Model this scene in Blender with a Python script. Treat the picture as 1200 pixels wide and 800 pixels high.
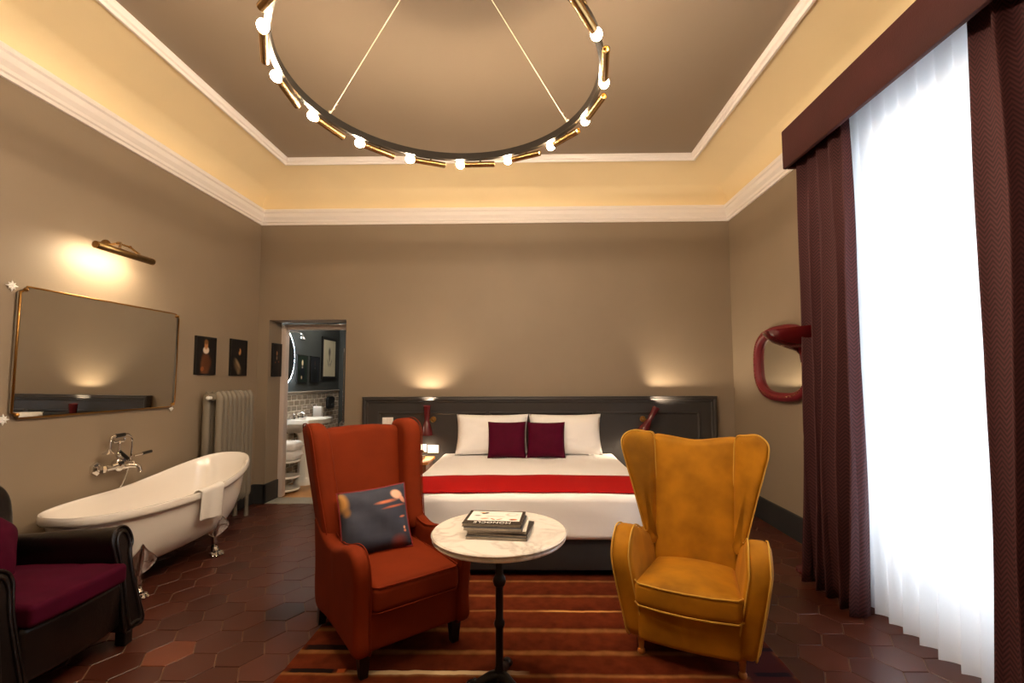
import bpy, bmesh, math, random
from math import sin, cos, pi, radians, hypot, atan2, sqrt
from mathutils import Vector, Matrix, noise

SC = bpy.context.scene
COL = SC.collection
for o in list(bpy.data.objects):
    bpy.data.objects.remove(o)
random.seed(7)

# ---------------------------------------------------------------- camera
cam_data = bpy.data.cameras.new('camera')
cam = bpy.data.objects.new('camera', cam_data); COL.objects.link(cam)
cam_data.sensor_width = 36.0
cam_data.lens = 533.0 / 1200.0 * 36.0
cam_data.shift_x = -11.56 / 1200.0
cam_data.shift_y = 10.5 / 1200.0
cam_data.clip_start = 0.02
CAM_M = Matrix.Translation((0, 0, 1.42)) @ Matrix.Rotation(radians(1.0), 4, 'Z') @ \
    Matrix.Rotation(pi/2 + radians(3.6), 4, 'X') @ Matrix.Rotation(radians(-0.2), 4, 'Z')
cam.matrix_world = CAM_M
SC.camera = cam

def px(p):
    q = CAM_M.inverted() @ Vector(p)
    if q.z > -0.05: return None
    return (600 + 11.56 + 533*q.x/-q.z, 400 + 10.5 - 533*q.y/-q.z)

# ---------------------------------------------------------------- world, daylight, exposure
world = bpy.data.worlds.new('sky'); SC.world = world; world.use_nodes = True
bg = world.node_tree.nodes['Background']
bg.inputs[0].default_value = (0.80, 0.90, 1.0, 1)
bg.inputs[1].default_value = 2.5
VS = SC.view_settings
VS.view_transform = 'Standard'; VS.look = 'None'; VS.gamma = 1.0
VS.use_curve_mapping = False
VS.exposure = 2.35
pl = bpy.data.lights.new('window_portal', 'AREA'); pl.shape = 'RECTANGLE'; pl.size = 1.5; pl.size_y = 3.05
pl.cycles.is_portal = True
plo = bpy.data.objects.new('window_portal', pl); COL.objects.link(plo)
plo.matrix_world = Matrix.Translation((2.66, 2.25, 1.58)) @ Matrix.Rotation(pi/2, 4, 'Y')
BULB = 165.0
WARM = (1.0, 0.79, 0.56)

# ---------------------------------------------------------------- helpers
def srgb(r, g, b):
    f = lambda c: (c/255/12.92) if c/255 <= 0.04045 else ((c/255+0.055)/1.055)**2.4
    return (f(r), f(g), f(b), 1.0)

class MB:
    def __init__(s): s.v = []; s.f = []
    def add(s, vs, fs, M=None):
        n = len(s.v)
        for p in vs:
            p = Vector(p)
            s.v.append(M @ p if M is not None else p)
        s.f += [tuple(i+n for i in f) for f in fs]
        return s
    def box(s, x0, x1, y0, y1, z0, z1, M=None):
        vs = [(x0,y0,z0),(x1,y0,z0),(x1,y1,z0),(x0,y1,z0),(x0,y0,z1),(x1,y0,z1),(x1,y1,z1),(x0,y1,z1)]
        return s.add(vs, [(3,2,1,0),(4,5,6,7),(0,1,5,4),(1,2,6,5),(2,3,7,6),(3,0,4,7)], M)
    def rbox(s, x0, x1, y0, y1, z0, z1, r=0.01, n=3, M=None, cuts=0, fn=None):
        bm = bmesh.new(); bmesh.ops.create_cube(bm, size=1)
        for v in bm.verts:
            v.co = Vector(((x0+x1)/2+v.co.x*(x1-x0), (y0+y1)/2+v.co.y*(y1-y0), (z0+z1)/2+v.co.z*(z1-z0)))
        if cuts:
            bm.free(); return s.softbox(x0, x1, y0, y1, z0, z1, r, n, M, cuts, fn)
        a = bm.edges[:]
        if r > 0: bmesh.ops.bevel(bm, geom=a, offset=r, segments=n, profile=0.5, affect='EDGES')
        bm.verts.index_update()
        vs = [v.co.copy() for v in bm.verts]
        if fn: vs = [fn(v) for v in vs]
        fs = [tuple(v.index for v in f.verts) for f in bm.faces]
        bm.free()
        return s.add(vs, fs, M)
    def softbox(s, x0, x1, y0, y1, z0, z1, r, n, M, cuts, fn):
        lo = Vector((x0, y0, z0)); hi = Vector((x1, y1, z1)); big = max(hi-lo)
        ax = []
        for i in range(3):
            L = hi[i]-lo[i]; k = max(1, int(round(cuts*(L-2*r)/big)))
            c = [lo[i]+r*(1-math.tan(pi/4*(1-j/n))) for j in range(n)]
            c += [lo[i]+r+(L-2*r)*j/k for j in range(k+1)]
            c += [hi[i]-r*(1-math.tan(pi/4*(j+1)/n)) for j in range(n)]
            ax.append(c)
        for a, (u, v) in ((0, (1, 2)), (1, (0, 2)), (2, (0, 1))):
            for side in (lo[a], hi[a]):
                cu, cv = ax[u], ax[v]; vs = []; fs = []
                for p in cu:
                    for q in cv:
                        w = Vector((0, 0, 0)); w[a] = side; w[u] = p; w[v] = q
                        c = Vector([min(max(w[i], lo[i]+r), hi[i]-r) for i in range(3)]); d = w-c
                        if d.length > 1e-9: w = c+d.normalized()*r
                        vs.append(fn(w) if fn else w)
                m = len(cv)
                for i in range(len(cu)-1):
                    for j in range(m-1): fs.append((i*m+j, (i+1)*m+j, (i+1)*m+j+1, i*m+j+1))
                s.add(vs, fs, M)
        return s
    def grid(s, fn, nu, nv, cu=False, cv=False, M=None):
        U = nu if cu else nu+1; V = nv if cv else nv+1
        vs = [fn(i/nu, j/nv) for i in range(U) for j in range(V)]
        fs = [(i*V+j, ((i+1) % U)*V+j, ((i+1) % U)*V+(j+1) % V, i*V+(j+1) % V) for i in range(nu) for j in range(nv)]
        return s.add(vs, fs, M)
    def lathe(s, prof, n=24, M=None, a0=0, a1=2*pi, sx=1, sy=1):
        full = abs(a1-a0-2*pi) < 1e-6
        U = n if full else n+1
        vs = []; fs = []; m = len(prof)
        for i in range(U):
            a = a0+(a1-a0)*i/n
            for r, z in prof: vs.append((r*cos(a)*sx, r*sin(a)*sy, z))
        for i in range(n):
            k = (i+1) % U
            for j in range(m-1):
                r0, r1 = prof[j][0], prof[j+1][0]
                if r0 < 1e-7 and r1 < 1e-7: continue
                fs.append((i*m+j, k*m+j, k*m+j+1, i*m+j+1))
        return s.add(vs, fs, M)
    def tube(s, pts, r=0.01, n=10, closed=False, caps=True, M=None, up=(0, 0, 1), sx=1.0):
        pts = [Vector(p) for p in pts]; m = len(pts)
        vs = []; prev = None
        for i, p in enumerate(pts):
            if closed: t = pts[(i+1) % m]-pts[i-1]
            else: t = pts[min(i+1, m-1)]-pts[max(i-1, 0)]
            t.normalize()
            u = Vector(up) if prev is None else prev
            u = u-t*u.dot(t)
            if u.length < 1e-4:
                u = Vector((1, 0, 0)) if abs(t.x) < .9 else Vector((0, 1, 0)); u = u-t*u.dot(t)
            u.normalize(); prev = u; w = t.cross(u)
            rr = r[i] if isinstance(r, (list, tuple)) else r
            for k in range(n):
                a = 2*pi*k/n
                vs.append(p+u*cos(a)*rr+w*sin(a)*rr*sx)
        fs = []
        for i in range(m if closed else m-1):
            j = (i+1) % m
            for k in range(n): fs.append((i*n+k, i*n+(k+1) % n, j*n+(k+1) % n, j*n+k))
        if caps and not closed:
            fs.append(tuple(range(n-1, -1, -1))); fs.append(tuple((m-1)*n+k for k in range(n)))
        return s.add(vs, fs, M)
    def ball(s, c, r, n=12, M=None, sc=(1, 1, 1)):
        c = Vector(c); m = max(4, n//2)
        prof = [(r*sin(pi*j/m), -r*cos(pi*j/m)) for j in range(m+1)]
        prof[0] = (0, -r); prof[-1] = (0, r)
        T = Matrix.Translation(c) @ Matrix.Diagonal((sc[0], sc[1], sc[2], 1))
        return s.lathe(prof, n, (M @ T) if M is not None else T)
    def slab(s, poly, t0, t1, r, n=4, axes='yz', fn=None, M=None, puff=0.0):
        """closed outline, thickness t0..t1 with rounded rims; axes: plane of the outline"""
        P = [Vector((p[0], p[1])) for p in poly]; m = len(P)
        area = sum(P[i].x*P[(i+1) % m].y-P[(i+1) % m].x*P[i].y for i in range(m))
        if area < 0: P.reverse()
        N = []
        for i in range(m):
            e1 = (P[i]-P[i-1]).normalized(); e2 = (P[(i+1) % m]-P[i]).normalized()
            n1 = Vector((-e1.y, e1.x)); n2 = Vector((-e2.y, e2.x)); b = n1+n2
            if b.length < 1e-5: b = n1
            b.normalize(); N.append(b/max(0.6, b.dot(n1)))
        rings = []
        for i in range(n+1):
            a = pi/2*i/n; rings.append((r*(1-sin(a)), t0+r*(1-cos(a))))
        for i in range(n+1):
            a = pi/2*(1-i/n); rings.append((r*(1-sin(a)), t1-r*(1-cos(a))))
        A2 = sum(P[i].x*P[(i+1) % m].y-P[(i+1) % m].x*P[i].y for i in range(m))
        cen = Vector((sum((P[i].x+P[(i+1) % m].x)*(P[i].x*P[(i+1) % m].y-P[(i+1) % m].x*P[i].y) for i in range(m))/(3*A2),
                      sum((P[i].y+P[(i+1) % m].y)*(P[i].x*P[(i+1) % m].y-P[(i+1) % m].x*P[i].y) for i in range(m))/(3*A2)))
        ks = (.0, .2, .45, .7, .9)
        rings = [(r, t0-puff*(1-k*k), k) for k in ks]+[(a, c, 1.0) for a, c in rings]+[(r, t1+puff*(1-k*k), k) for k in ks[::-1]]
        vs = []
        for off, t, kk in rings:
            for i in range(m):
                q = cen+(P[i]+N[i]*off-cen)*kk
                if axes == 'yz': p = Vector((t, q.x, q.y))
                elif axes == 'xz': p = Vector((q.x, t, q.y))
                else: p = Vector((q.x, q.y, t))
                vs.append(fn(p) if fn else p)
        k = len(rings); fs = []
        for i in range(k-1):
            for j in range(m): fs.append((i*m+j, i*m+(j+1) % m, (i+1)*m+(j+1) % m, (i+1)*m+j))
        return s.add(vs, fs, M)
    def mesh(s, name, mat, smooth=True, angle=38):
        me = bpy.data.meshes.new(name)
        me.from_pydata([tuple(p) for p in s.v], [], s.f)
        bm = bmesh.new(); bm.from_mesh(me)
        bmesh.ops.remove_doubles(bm, verts=bm.verts[:], dist=1e-5); bmesh.ops.dissolve_degenerate(bm, edges=bm.edges[:], dist=1e-7)
        bmesh.ops.recalc_face_normals(bm, faces=bm.faces[:])
        for f in bm.faces: f.smooth = smooth
        if smooth:
            for e in bm.edges:
                if len(e.link_faces) == 2 and e.calc_face_angle(0) > radians(angle): e.smooth = False
        bm.to_mesh(me); bm.free()
        me.materials.append(mat)
        return me

def put(name, me, parent=None, loc=(0, 0, 0), rot=(0, 0, 0)):
    o = bpy.data.objects.new(name, me); COL.objects.link(o)
    o.parent = parent; o.location = loc; o.rotation_euler = rot
    return o
def part(name, mb, mat, parent=None, smooth=True, angle=38, loc=(0, 0, 0), rot=(0, 0, 0)):
    return put(name, mb.mesh(name, mat, smooth, angle), parent, loc, rot)
def tag(o, label, cat, group=None):
    o['label'] = label; o['category'] = cat
    if group: o['group'] = group
    return o
def thing(name, label, cat, loc=(0, 0, 0), rz=0.0, group=None, rot=None):
    o = bpy.data.objects.new(name, None); COL.objects.link(o); o.empty_display_size = .1
    o.location = loc; o.rotation_euler = rot if rot else (0, 0, rz)
    return tag(o, label, cat, group)
def struct(name, mb, mat, parent=None, smooth=False, label=None):
    o = part(name, mb, mat, parent, smooth)
    if parent is None: o['kind'] = 'structure'
    if label: o['label'] = label
    return o
def crom(pts, k=5, closed=True):
    P = [Vector(p) for p in pts]; m = len(P); out = []
    for i in range(m if closed else m-1):
        if closed: a, b, c, d = P[i-1], P[i], P[(i+1) % m], P[(i+2) % m]
        else: a, b, c, d = P[max(i-1, 0)], P[i], P[i+1], P[min(i+2, m-1)]
        for j in range(k):
            t = j/k
            out.append(0.5*((2*b)+(c-a)*t+(2*a-5*b+4*c-d)*t*t+(3*b-a-3*c+d)*t*t*t))
    if not closed: out.append(P[-1])
    return out
def nz(x, y=0, z=0): return noise.noise(Vector((x, y, z)))

# ---------------------------------------------------------------- materials
MATS = {}
def mat(name, color, rough=0.6, metal=0.0, var=0.0, vscale=8.0, bump=0.0, bscale=60.0, sheen=0.0, coat=0.0, spec=None,
        emit=None, strength=0.0, rand=0.0, rvar=0.0):
    if name in MATS: return MATS[name]
    m = bpy.data.materials.new(name); m.use_nodes = True; MATS[name] = m
    nt = m.node_tree; b = nt.nodes['Principled BSDF']
    b.inputs['Base Color'].default_value = color; b.inputs['Roughness'].default_value = rough
    b.inputs['Metallic'].default_value = metal
    if sheen:
        b.inputs['Sheen Weight'].default_value = sheen; b.inputs['Sheen Roughness'].default_value = .4
        b.inputs['Sheen Tint'].default_value = tuple(min(1, c*1.5+.05) for c in color[:3])+(1,)
    if coat: b.inputs['Coat Weight'].default_value = coat; b.inputs['Coat Roughness'].default_value = .15
    if spec is not None: b.inputs['Specular IOR Level'].default_value = spec
    if emit: b.inputs['Emission Color'].default_value = emit; b.inputs['Emission Strength'].default_value = strength
    tc = nt.nodes.new('ShaderNodeTexCoord')
    src = None
    if var:
        n = nt.nodes.new('ShaderNodeTexNoise'); n.inputs['Scale'].default_value = vscale; n.inputs['Detail'].default_value = 5
        nt.links.new(tc.outputs['Object'], n.inputs['Vector'])
        r = nt.nodes.new('ShaderNodeMapRange'); r.inputs[1].default_value = .3; r.inputs[2].default_value = .7
        r.inputs[3].default_value = 1-var; r.inputs[4].default_value = 1+var
        nt.links.new(n.outputs[0], r.inputs[0]); src = r.outputs[0]
    if rand:
        oi = nt.nodes.new('ShaderNodeObjectInfo')
        r2 = nt.nodes.new('ShaderNodeMapRange'); r2.inputs[3].default_value = 1-rand; r2.inputs[4].default_value = 1+rand
        nt.links.new(oi.outputs['Random'], r2.inputs[0])
        if src:
            mm = nt.nodes.new('ShaderNodeMath'); mm.operation = 'MULTIPLY'
            nt.links.new(src, mm.inputs[0]); nt.links.new(r2.outputs[0], mm.inputs[1]); src = mm.outputs[0]
        else: src = r2.outputs[0]
    if src:
        vm = nt.nodes.new('ShaderNodeVectorMath'); vm.operation = 'SCALE'; vm.inputs[0].default_value = color[:3]
        nt.links.new(src, vm.inputs['Scale']); nt.links.new(vm.outputs[0], b.inputs['Base Color'])
    if rvar:
        n3 = nt.nodes.new('ShaderNodeTexNoise'); n3.inputs['Scale'].default_value = vscale*2
        nt.links.new(tc.outputs['Object'], n3.inputs['Vector'])
        r3 = nt.nodes.new('ShaderNodeMapRange'); r3.inputs[3].default_value = max(.02, rough-rvar); r3.inputs[4].default_value = rough+rvar
        nt.links.new(n3.outputs[0], r3.inputs[0]); nt.links.new(r3.outputs[0], b.inputs['Roughness'])
    if bump:
        n2 = nt.nodes.new('ShaderNodeTexNoise'); n2.inputs['Scale'].default_value = bscale; n2.inputs['Detail'].default_value = 3
        nt.links.new(tc.outputs['Object'], n2.inputs['Vector'])
        bp = nt.nodes.new('ShaderNodeBump'); bp.inputs['Strength'].default_value = bump; bp.inputs['Distance'].default_value = .01
        nt.links.new(n2.outputs[0], bp.inputs['Height']); nt.links.new(bp.outputs[0], b.inputs['Normal'])
    return m

def paint(name, base, marks, rough=0.5, ramp=None, sheen=0.0, wob=0.0, spec=None, basevar=0.0, plane='xz'):
    """flat print: soft ellipses / boxes laid over a ground colour in the object's own coordinates.
    mark = (kind, cx, cz, rx, rz, rot_deg, colour, softness)"""
    m = bpy.data.materials.new(name); m.use_nodes = True
    nt = m.node_tree; L = nt.links; b = nt.nodes['Principled BSDF']; b.inputs['Roughness'].default_value = rough
    if sheen: b.inputs['Sheen Weight'].default_value = sheen
    if spec is not None: b.inputs['Specular IOR Level'].default_value = spec
    tc = nt.nodes.new('ShaderNodeTexCoord'); vec = tc.outputs['Object']
    if wob:
        n = nt.nodes.new('ShaderNodeTexNoise'); n.inputs['Scale'].default_value = 9; L.new(vec, n.inputs['Vector'])
        s = nt.nodes.new('ShaderNodeVectorMath'); s.operation = 'SUBTRACT'; s.inputs[1].default_value = (.5, .5, .5); L.new(n.outputs['Color'], s.inputs[0])
        s2 = nt.nodes.new('ShaderNodeVectorMath'); s2.operation = 'SCALE'; s2.inputs['Scale'].default_value = wob; L.new(s.outputs[0], s2.inputs[0])
        s3 = nt.nodes.new('ShaderNodeVectorMath'); s3.operation = 'ADD'; L.new(vec, s3.inputs[0]); L.new(s2.outputs[0], s3.inputs[1]); vec = s3.outputs[0]
    if ramp:
        sx = nt.nodes.new('ShaderNodeSeparateXYZ'); L.new(vec, sx.inputs[0])
        mr = nt.nodes.new('ShaderNodeMapRange'); mr.inputs[1].default_value = ramp[0]; mr.inputs[2].default_value = ramp[1]
        L.new(sx.outputs['Y'], mr.inputs[0])
        cr = nt.nodes.new('ShaderNodeValToRGB'); els = cr.color_ramp.elements
        els[0].position = 0; els[0].color = ramp[2][0][1]; els[1].position = 1; els[1].color = ramp[2][-1][1]
        for p, c in ramp[2][1:-1]:
            e = els.new(p); e.color = c
        L.new(mr.outputs[0], cr.inputs[0]); cur = cr.outputs[0]
    else:
        rgb = nt.nodes.new('ShaderNodeRGB'); rgb.outputs[0].default_value = base; cur = rgb.outputs[0]
    if basevar:
        n = nt.nodes.new('ShaderNodeTexNoise'); n.inputs['Scale'].default_value = 14; n.inputs['Detail'].default_value = 6; L.new(tc.outputs['Object'], n.inputs['Vector'])
        r = nt.nodes.new('ShaderNodeMapRange'); r.inputs[1].default_value = .3; r.inputs[2].default_value = .7; r.inputs[3].default_value = 1-basevar; r.inputs[4].default_value = 1+basevar
        L.new(n.outputs[0], r.inputs[0])
        v = nt.nodes.new('ShaderNodeVectorMath'); v.operation = 'SCALE'; L.new(cur, v.inputs[0]); L.new(r.outputs[0], v.inputs['Scale']); cur = v.outputs[0]
    for kind, cx, cz, rx, rz, rot, colr, soft in marks:
        mp = nt.nodes.new('ShaderNodeMapping'); mp.vector_type = 'TEXTURE'
        if plane == 'xz':
            mp.inputs['Location'].default_value = (cx, 0, cz); mp.inputs['Rotation'].default_value = (0, -radians(rot), 0)
            mp.inputs['Scale'].default_value = (rx, 1e4, rz)
        else:
            mp.inputs['Location'].default_value = (cx, cz, 0); mp.inputs['Rotation'].default_value = (0, 0, radians(rot))
            mp.inputs['Scale'].default_value = (rx, rz, 1e4)
        L.new(vec, mp.inputs['Vector'])
        if kind == 'e':
            ln = nt.nodes.new('ShaderNodeVectorMath'); ln.operation = 'LENGTH'; L.new(mp.outputs[0], ln.inputs[0]); d = ln.outputs['Value']
        else:
            ab = nt.nodes.new('ShaderNodeVectorMath'); ab.operation = 'ABSOLUTE'; L.new(mp.outputs[0], ab.inputs[0])
            sp = nt.nodes.new('ShaderNodeSeparateXYZ'); L.new(ab.outputs[0], sp.inputs[0])
            mx = nt.nodes.new('ShaderNodeMath'); mx.operation = 'MAXIMUM'; L.new(sp.outputs[0], mx.inputs[0])
            L.new(sp.outputs[2 if plane == 'xz' else 1], mx.inputs[1]); d = mx.outputs[0]
        r = nt.nodes.new('ShaderNodeMapRange'); r.inputs[1].default_value = 1.0; r.inputs[2].default_value = max(0, 1-soft); r.inputs[3].default_value = 0; r.inputs[4].default_value = 1
        L.new(d, r.inputs[0])
        mix = nt.nodes.new('ShaderNodeMix'); mix.data_type = 'RGBA'; mix.inputs[7].default_value = colr
        L.new(r.outputs[0], mix.inputs[0]); L.new(cur, mix.inputs[6]); cur = mix.outputs[2]
    L.new(cur, b.inputs['Base Color'])
    return m

WALL = mat('wall_paint_taupe', srgb(146, 129, 109), .62, var=.03, vscale=2.5, bump=.05, bscale=90)
CEIL = mat('ceiling_paint_taupe', srgb(147, 130, 111), .45, var=.02, vscale=1.5)
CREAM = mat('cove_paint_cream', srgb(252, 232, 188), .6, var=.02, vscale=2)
STUCCO = mat('cornice_white', srgb(250, 243, 238), .5)
SKIRT = mat('skirting_charcoal', srgb(44, 44, 45), .5, var=.08)
GROUT = mat('floor_grout', srgb(122, 95, 72), .9, var=.2, vscale=20)
TILE = mat('terracotta_waxed', srgb(76, 38, 27), .33, var=.10, vscale=5, bump=.02, bscale=18, rand=.22, rvar=.03, coat=.0)
GREY_PAINT = mat('headboard_grey', srgb(58, 55, 54), .36, var=.03)
LINEN = mat('white_linen', srgb(250, 247, 246), .75, bump=.04, bscale=30)
RED = mat('red_runner', srgb(168, 11, 10), .8, spec=.15, sheen=.1, bump=.15, bscale=140)
BURG = mat('burgundy_velvet', srgb(66, 4, 30), .85, spec=.1, sheen=.05, var=.15, vscale=9)
ORANGE = mat('rust_velvet', srgb(112, 38, 10), .8, spec=.1, sheen=.10, var=.12, vscale=5, bump=.03, bscale=300)
YELLOW = mat('mustard_velvet', srgb(162, 106, 11), .75, spec=.2, sheen=.6, var=.30, vscale=5.5, bump=.03, bscale=300)
YPIPE = mat('mustard_piping', srgb(196, 150, 58), .7, spec=.2, sheen=.1)
OPIPE = mat('rust_piping', srgb(112, 36, 10), .8, spec=.1)
LEATHER = mat('dark_leather', srgb(20, 13, 11), .30, var=.35, vscale=7, bump=.12, bscale=60)
BLACKWOOD = mat('black_wood', srgb(18, 15, 14), .35)
LIGHTWOOD = mat('honey_wood', srgb(176, 112, 52), .4, var=.15, vscale=14)
WALNUT = mat('walnut', srgb(104, 56, 24), .4, var=.25, vscale=10)
BRASS = mat('brass', srgb(172, 138, 88), .26, metal=1)
GOLD = mat('gold_rim', srgb(158, 116, 62), .3, metal=1)
CHROME = mat('chrome', srgb(226, 224, 222), .08, metal=1)
IRON = mat('black_iron', srgb(26, 24, 24), .42, metal=.4)
BLACKMET = mat('black_metal', srgb(36, 32, 28), .35, metal=.5)
ENAMEL = mat('white_enamel', srgb(246, 240, 234), .12, coat=.6)
CERAMIC = mat('white_ceramic', srgb(240, 236, 228), .12)
MIRROR = mat('mirror_glass', (.66, .66, .62, 1), .015, metal=1)
RADI = mat('radiator_paint', srgb(126, 117, 103), .42)
WHITEPL = mat('white_plastic', srgb(240, 238, 234), .35)
TOWEL = mat('white_towel', srgb(242, 238, 234), .9, sheen=.3, bump=.25, bscale=220)
MAROON = mat('maroon_lacquer', srgb(92, 16, 22), .22, coat=.4)
MAROONV = mat('maroon_leather', srgb(112, 14, 28), .5, bump=.05)
BATHWALL = mat('bathroom_blue_grey', srgb(66, 70, 70), .6)
BTILE = mat('bathroom_tile', srgb(160, 148, 134), .18, rand=.1)
BGROUT = mat('bathroom_grout', srgb(226, 218, 204), .8)
WOODFLOOR = mat('bathroom_wood_floor', srgb(196, 142, 86), .45, var=.15, vscale=5)
STONE = mat('threshold_stone', srgb(150, 146, 134), .5, var=.1, vscale=9)
FRAMEPINK = mat('door_frame_paint', srgb(206, 190, 180), .45)
BLACKFR = mat('black_frame', srgb(20, 18, 17), .4)
CABLE = mat('cloth_cable', srgb(236, 220, 192), .7)
PAPER = mat('paper_edge', srgb(196, 186, 172), .8, var=.15, vscale=60)

def emission(name, col, st):
    m = bpy.data.materials.new(name); m.use_nodes = True; nt = m.node_tree
    nt.nodes.remove(nt.nodes['Principled BSDF']); e = nt.nodes.new('ShaderNodeEmission')
    e.inputs[0].default_value = tuple(col)+(1,); e.inputs[1].default_value = st
    nt.links.new(e.outputs[0], nt.nodes['Material Output'].inputs[0]); return m
BULBM = emission('bulb_glow', WARM, BULB)
LAMPDISC = emission('lamp_glow', (1, .80, .55), 12)
COOLRIM = emission('mirror_rim_glow', (.80, .93, 1.0), 20)

def glass_mat():
    m = bpy.data.materials.new('window_glass'); m.use_nodes = True; nt = m.node_tree; nt.nodes.remove(nt.nodes['Principled BSDF'])
    t = nt.nodes.new('ShaderNodeBsdfTransparent'); g = nt.nodes.new('ShaderNodeBsdfGlossy'); g.inputs['Roughness'].default_value = .02
    f = nt.nodes.new('ShaderNodeFresnel'); f.inputs[0].default_value = 1.45; mx = nt.nodes.new('ShaderNodeMixShader')
    nt.links.new(f.outputs[0], mx.inputs[0]); nt.links.new(t.outputs[0], mx.inputs[1]); nt.links.new(g.outputs[0], mx.inputs[2])
    nt.links.new(mx.outputs[0], nt.nodes['Material Output'].inputs[0]); return m
GLASS = glass_mat()
def sheer_mat():
    m = bpy.data.materials.new('sheer_voile'); m.use_nodes = True; nt = m.node_tree; nt.nodes.remove(nt.nodes['Principled BSDF'])
    tl = nt.nodes.new('ShaderNodeBsdfTranslucent'); tl.inputs[0].default_value = (.94, .95, .97, 1)
    df = nt.nodes.new('ShaderNodeBsdfDiffuse'); df.inputs[0].default_value = (.94, .94, .95, 1)
    tr = nt.nodes.new('ShaderNodeBsdfTransparent')
    m1 = nt.nodes.new('ShaderNodeMixShader'); m1.inputs[0].default_value = .55
    nt.links.new(df.outputs[0], m1.inputs[1]); nt.links.new(tl.outputs[0], m1.inputs[2])
    m2 = nt.nodes.new('ShaderNodeMixShader'); m2.inputs[0].default_value = .12
    nt.links.new(m1.outputs[0], m2.inputs[1]); nt.links.new(tr.outputs[0], m2.inputs[2])
    nt.links.new(m2.outputs[0], nt.nodes['Material Output'].inputs[0]); return m
SHEER = sheer_mat()
def drape_mat():
    m = mat('drape_chevron_velvet', srgb(104, 34, 42), .78, sheen=.15)
    nt = m.node_tree; L = nt.links; b = nt.nodes['Principled BSDF']; tc = nt.nodes.new('ShaderNodeTexCoord')
    sp = nt.nodes.new('ShaderNodeSeparateXYZ'); L.new(tc.outputs['UV'], sp.inputs[0])
    def mth(op, a, bb=None):
        n = nt.nodes.new('ShaderNodeMath'); n.operation = op
        for i, q in enumerate((a, bb)):
            if q is None: continue
            if isinstance(q, (int, float)): n.inputs[i].default_value = q
            else: L.new(q, n.inputs[i])
        return n.outputs[0]
    pp = mth('PINGPONG', sp.outputs[0], 0.035)
    zz = mth('ADD', sp.outputs[1], pp)
    w = mth('PINGPONG', zz, 0.011)
    w = mth('MULTIPLY', w, 90.9)
    mix = nt.nodes.new('ShaderNodeMix'); mix.data_type = 'RGBA'
    mix.inputs[6].default_value = srgb(48, 17, 21); mix.inputs[7].default_value = srgb(88, 43, 46)
    L.new(w, mix.inputs[0]); L.new(mix.outputs[2], b.inputs['Base Color'])
    bp = nt.nodes.new('ShaderNodeBump'); bp.inputs['Strength'].default_value = .25; bp.inputs['Distance'].default_value = .003
    L.new(w, bp.inputs['Height']); L.new(bp.outputs[0], b.inputs['Normal'])
    return m
DRAPE = drape_mat()
def marble_mat():
    m = mat('white_marble', srgb(226, 216, 206), .16, coat=.3)
    nt = m.node_tree; L = nt.links; b = nt.nodes['Principled BSDF']; tc = nt.nodes.new('ShaderNodeTexCoord')
    n = nt.nodes.new('ShaderNodeTexNoise'); n.inputs['Scale'].default_value = 3.2; n.inputs['Detail'].default_value = 7; n.inputs['Distortion'].default_value = 1.4
    L.new(tc.outputs['Object'], n.inputs['Vector'])
    cr = nt.nodes.new('ShaderNodeValToRGB'); e = cr.color_ramp.elements
    e[0].position = .46; e[0].color = srgb(230, 222, 212); e[1].position = .545; e[1].color = srgb(230, 222, 212)
    k = e.new(.498); k.color = srgb(158, 146, 136)
    L.new(n.outputs[0], cr.inputs[0])
    n2 = nt.nodes.new('ShaderNodeTexNoise'); n2.inputs['Scale'].default_value = 5; n2.inputs['Detail'].default_value = 4; L.new(tc.outputs['Object'], n2.inputs['Vector'])
    r = nt.nodes.new('ShaderNodeMapRange'); r.inputs[1].default_value = .35; r.inputs[2].default_value = .65; r.inputs[3].default_value = .0; r.inputs[4].default_value = .55
    L.new(n2.outputs[0], r.inputs[0])
    mx = nt.nodes.new('ShaderNodeMix'); mx.data_type = 'RGBA'; mx.inputs[6].default_value = srgb(230, 222, 212)
    L.new(r.outputs[0], mx.inputs[0]); L.new(cr.outputs[0], mx.inputs[7]); L.new(mx.outputs[2], b.inputs['Base Color'])
    return m
MARBLE = marble_mat()

# ---------------------------------------------------------------- the room
XL, XR, YB, YF = -3.2, 2.34, 5.28, -0.92
ZC = 3.77
DX0, DX1, DZ, DY = -3.07, -2.155, 2.125, 5.57      # doorway
WY0, WY1, WZ = 1.45, 3.05, 3.02                    # french window
b = MB(); b.box(XL-.3, DX0, YB, DY, -.1, 3.9); b.box(DX0, DX1, YB, DY, DZ, 3.9); b.box(DX1, XR+.35, YB, DY, -.1, 3.9)
struct('wall_back', b, WALL)
b = MB(); b.box(XL-.3, XL, YF-.3, YB, -.1, 3.9); struct('wall_left', b, WALL)
b = MB(); b.box(XR, XR+.35, WY1, YB, -.1, 3.9); b.box(XR, XR+.35, YF-.3, WY0, -.1, 3.9); b.box(XR, XR+.35, WY0, WY1, WZ, 3.9)
struct('wall_right', b, WALL)
b = MB(); b.box(XL-.3, XR+.35, YF-.3, YF, -.1, 3.9); struct('wall_front', b, WALL)
b = MB(); b.box(XL-.3, XR+.35, YF-.3, DY, ZC, ZC+.12); struct('ceiling', b, CEIL)
def sweep(prof, x0=XL, x1=XR, y0=YF, y1=YB):
    vs = []; fs = []; m = len(prof)
    for d, z in prof: vs += [(x0+d, y0+d, z), (x1-d, y0+d, z), (x1-d, y1-d, z), (x0+d, y1-d, z)]
    for i in range(m-1):
        for k in range(4): fs.append((i*4+k, i*4+(k+1) % 4, (i+1)*4+(k+1) % 4, (i+1)*4+k))
    return MB().add(vs, fs)
CI = .60
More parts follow.
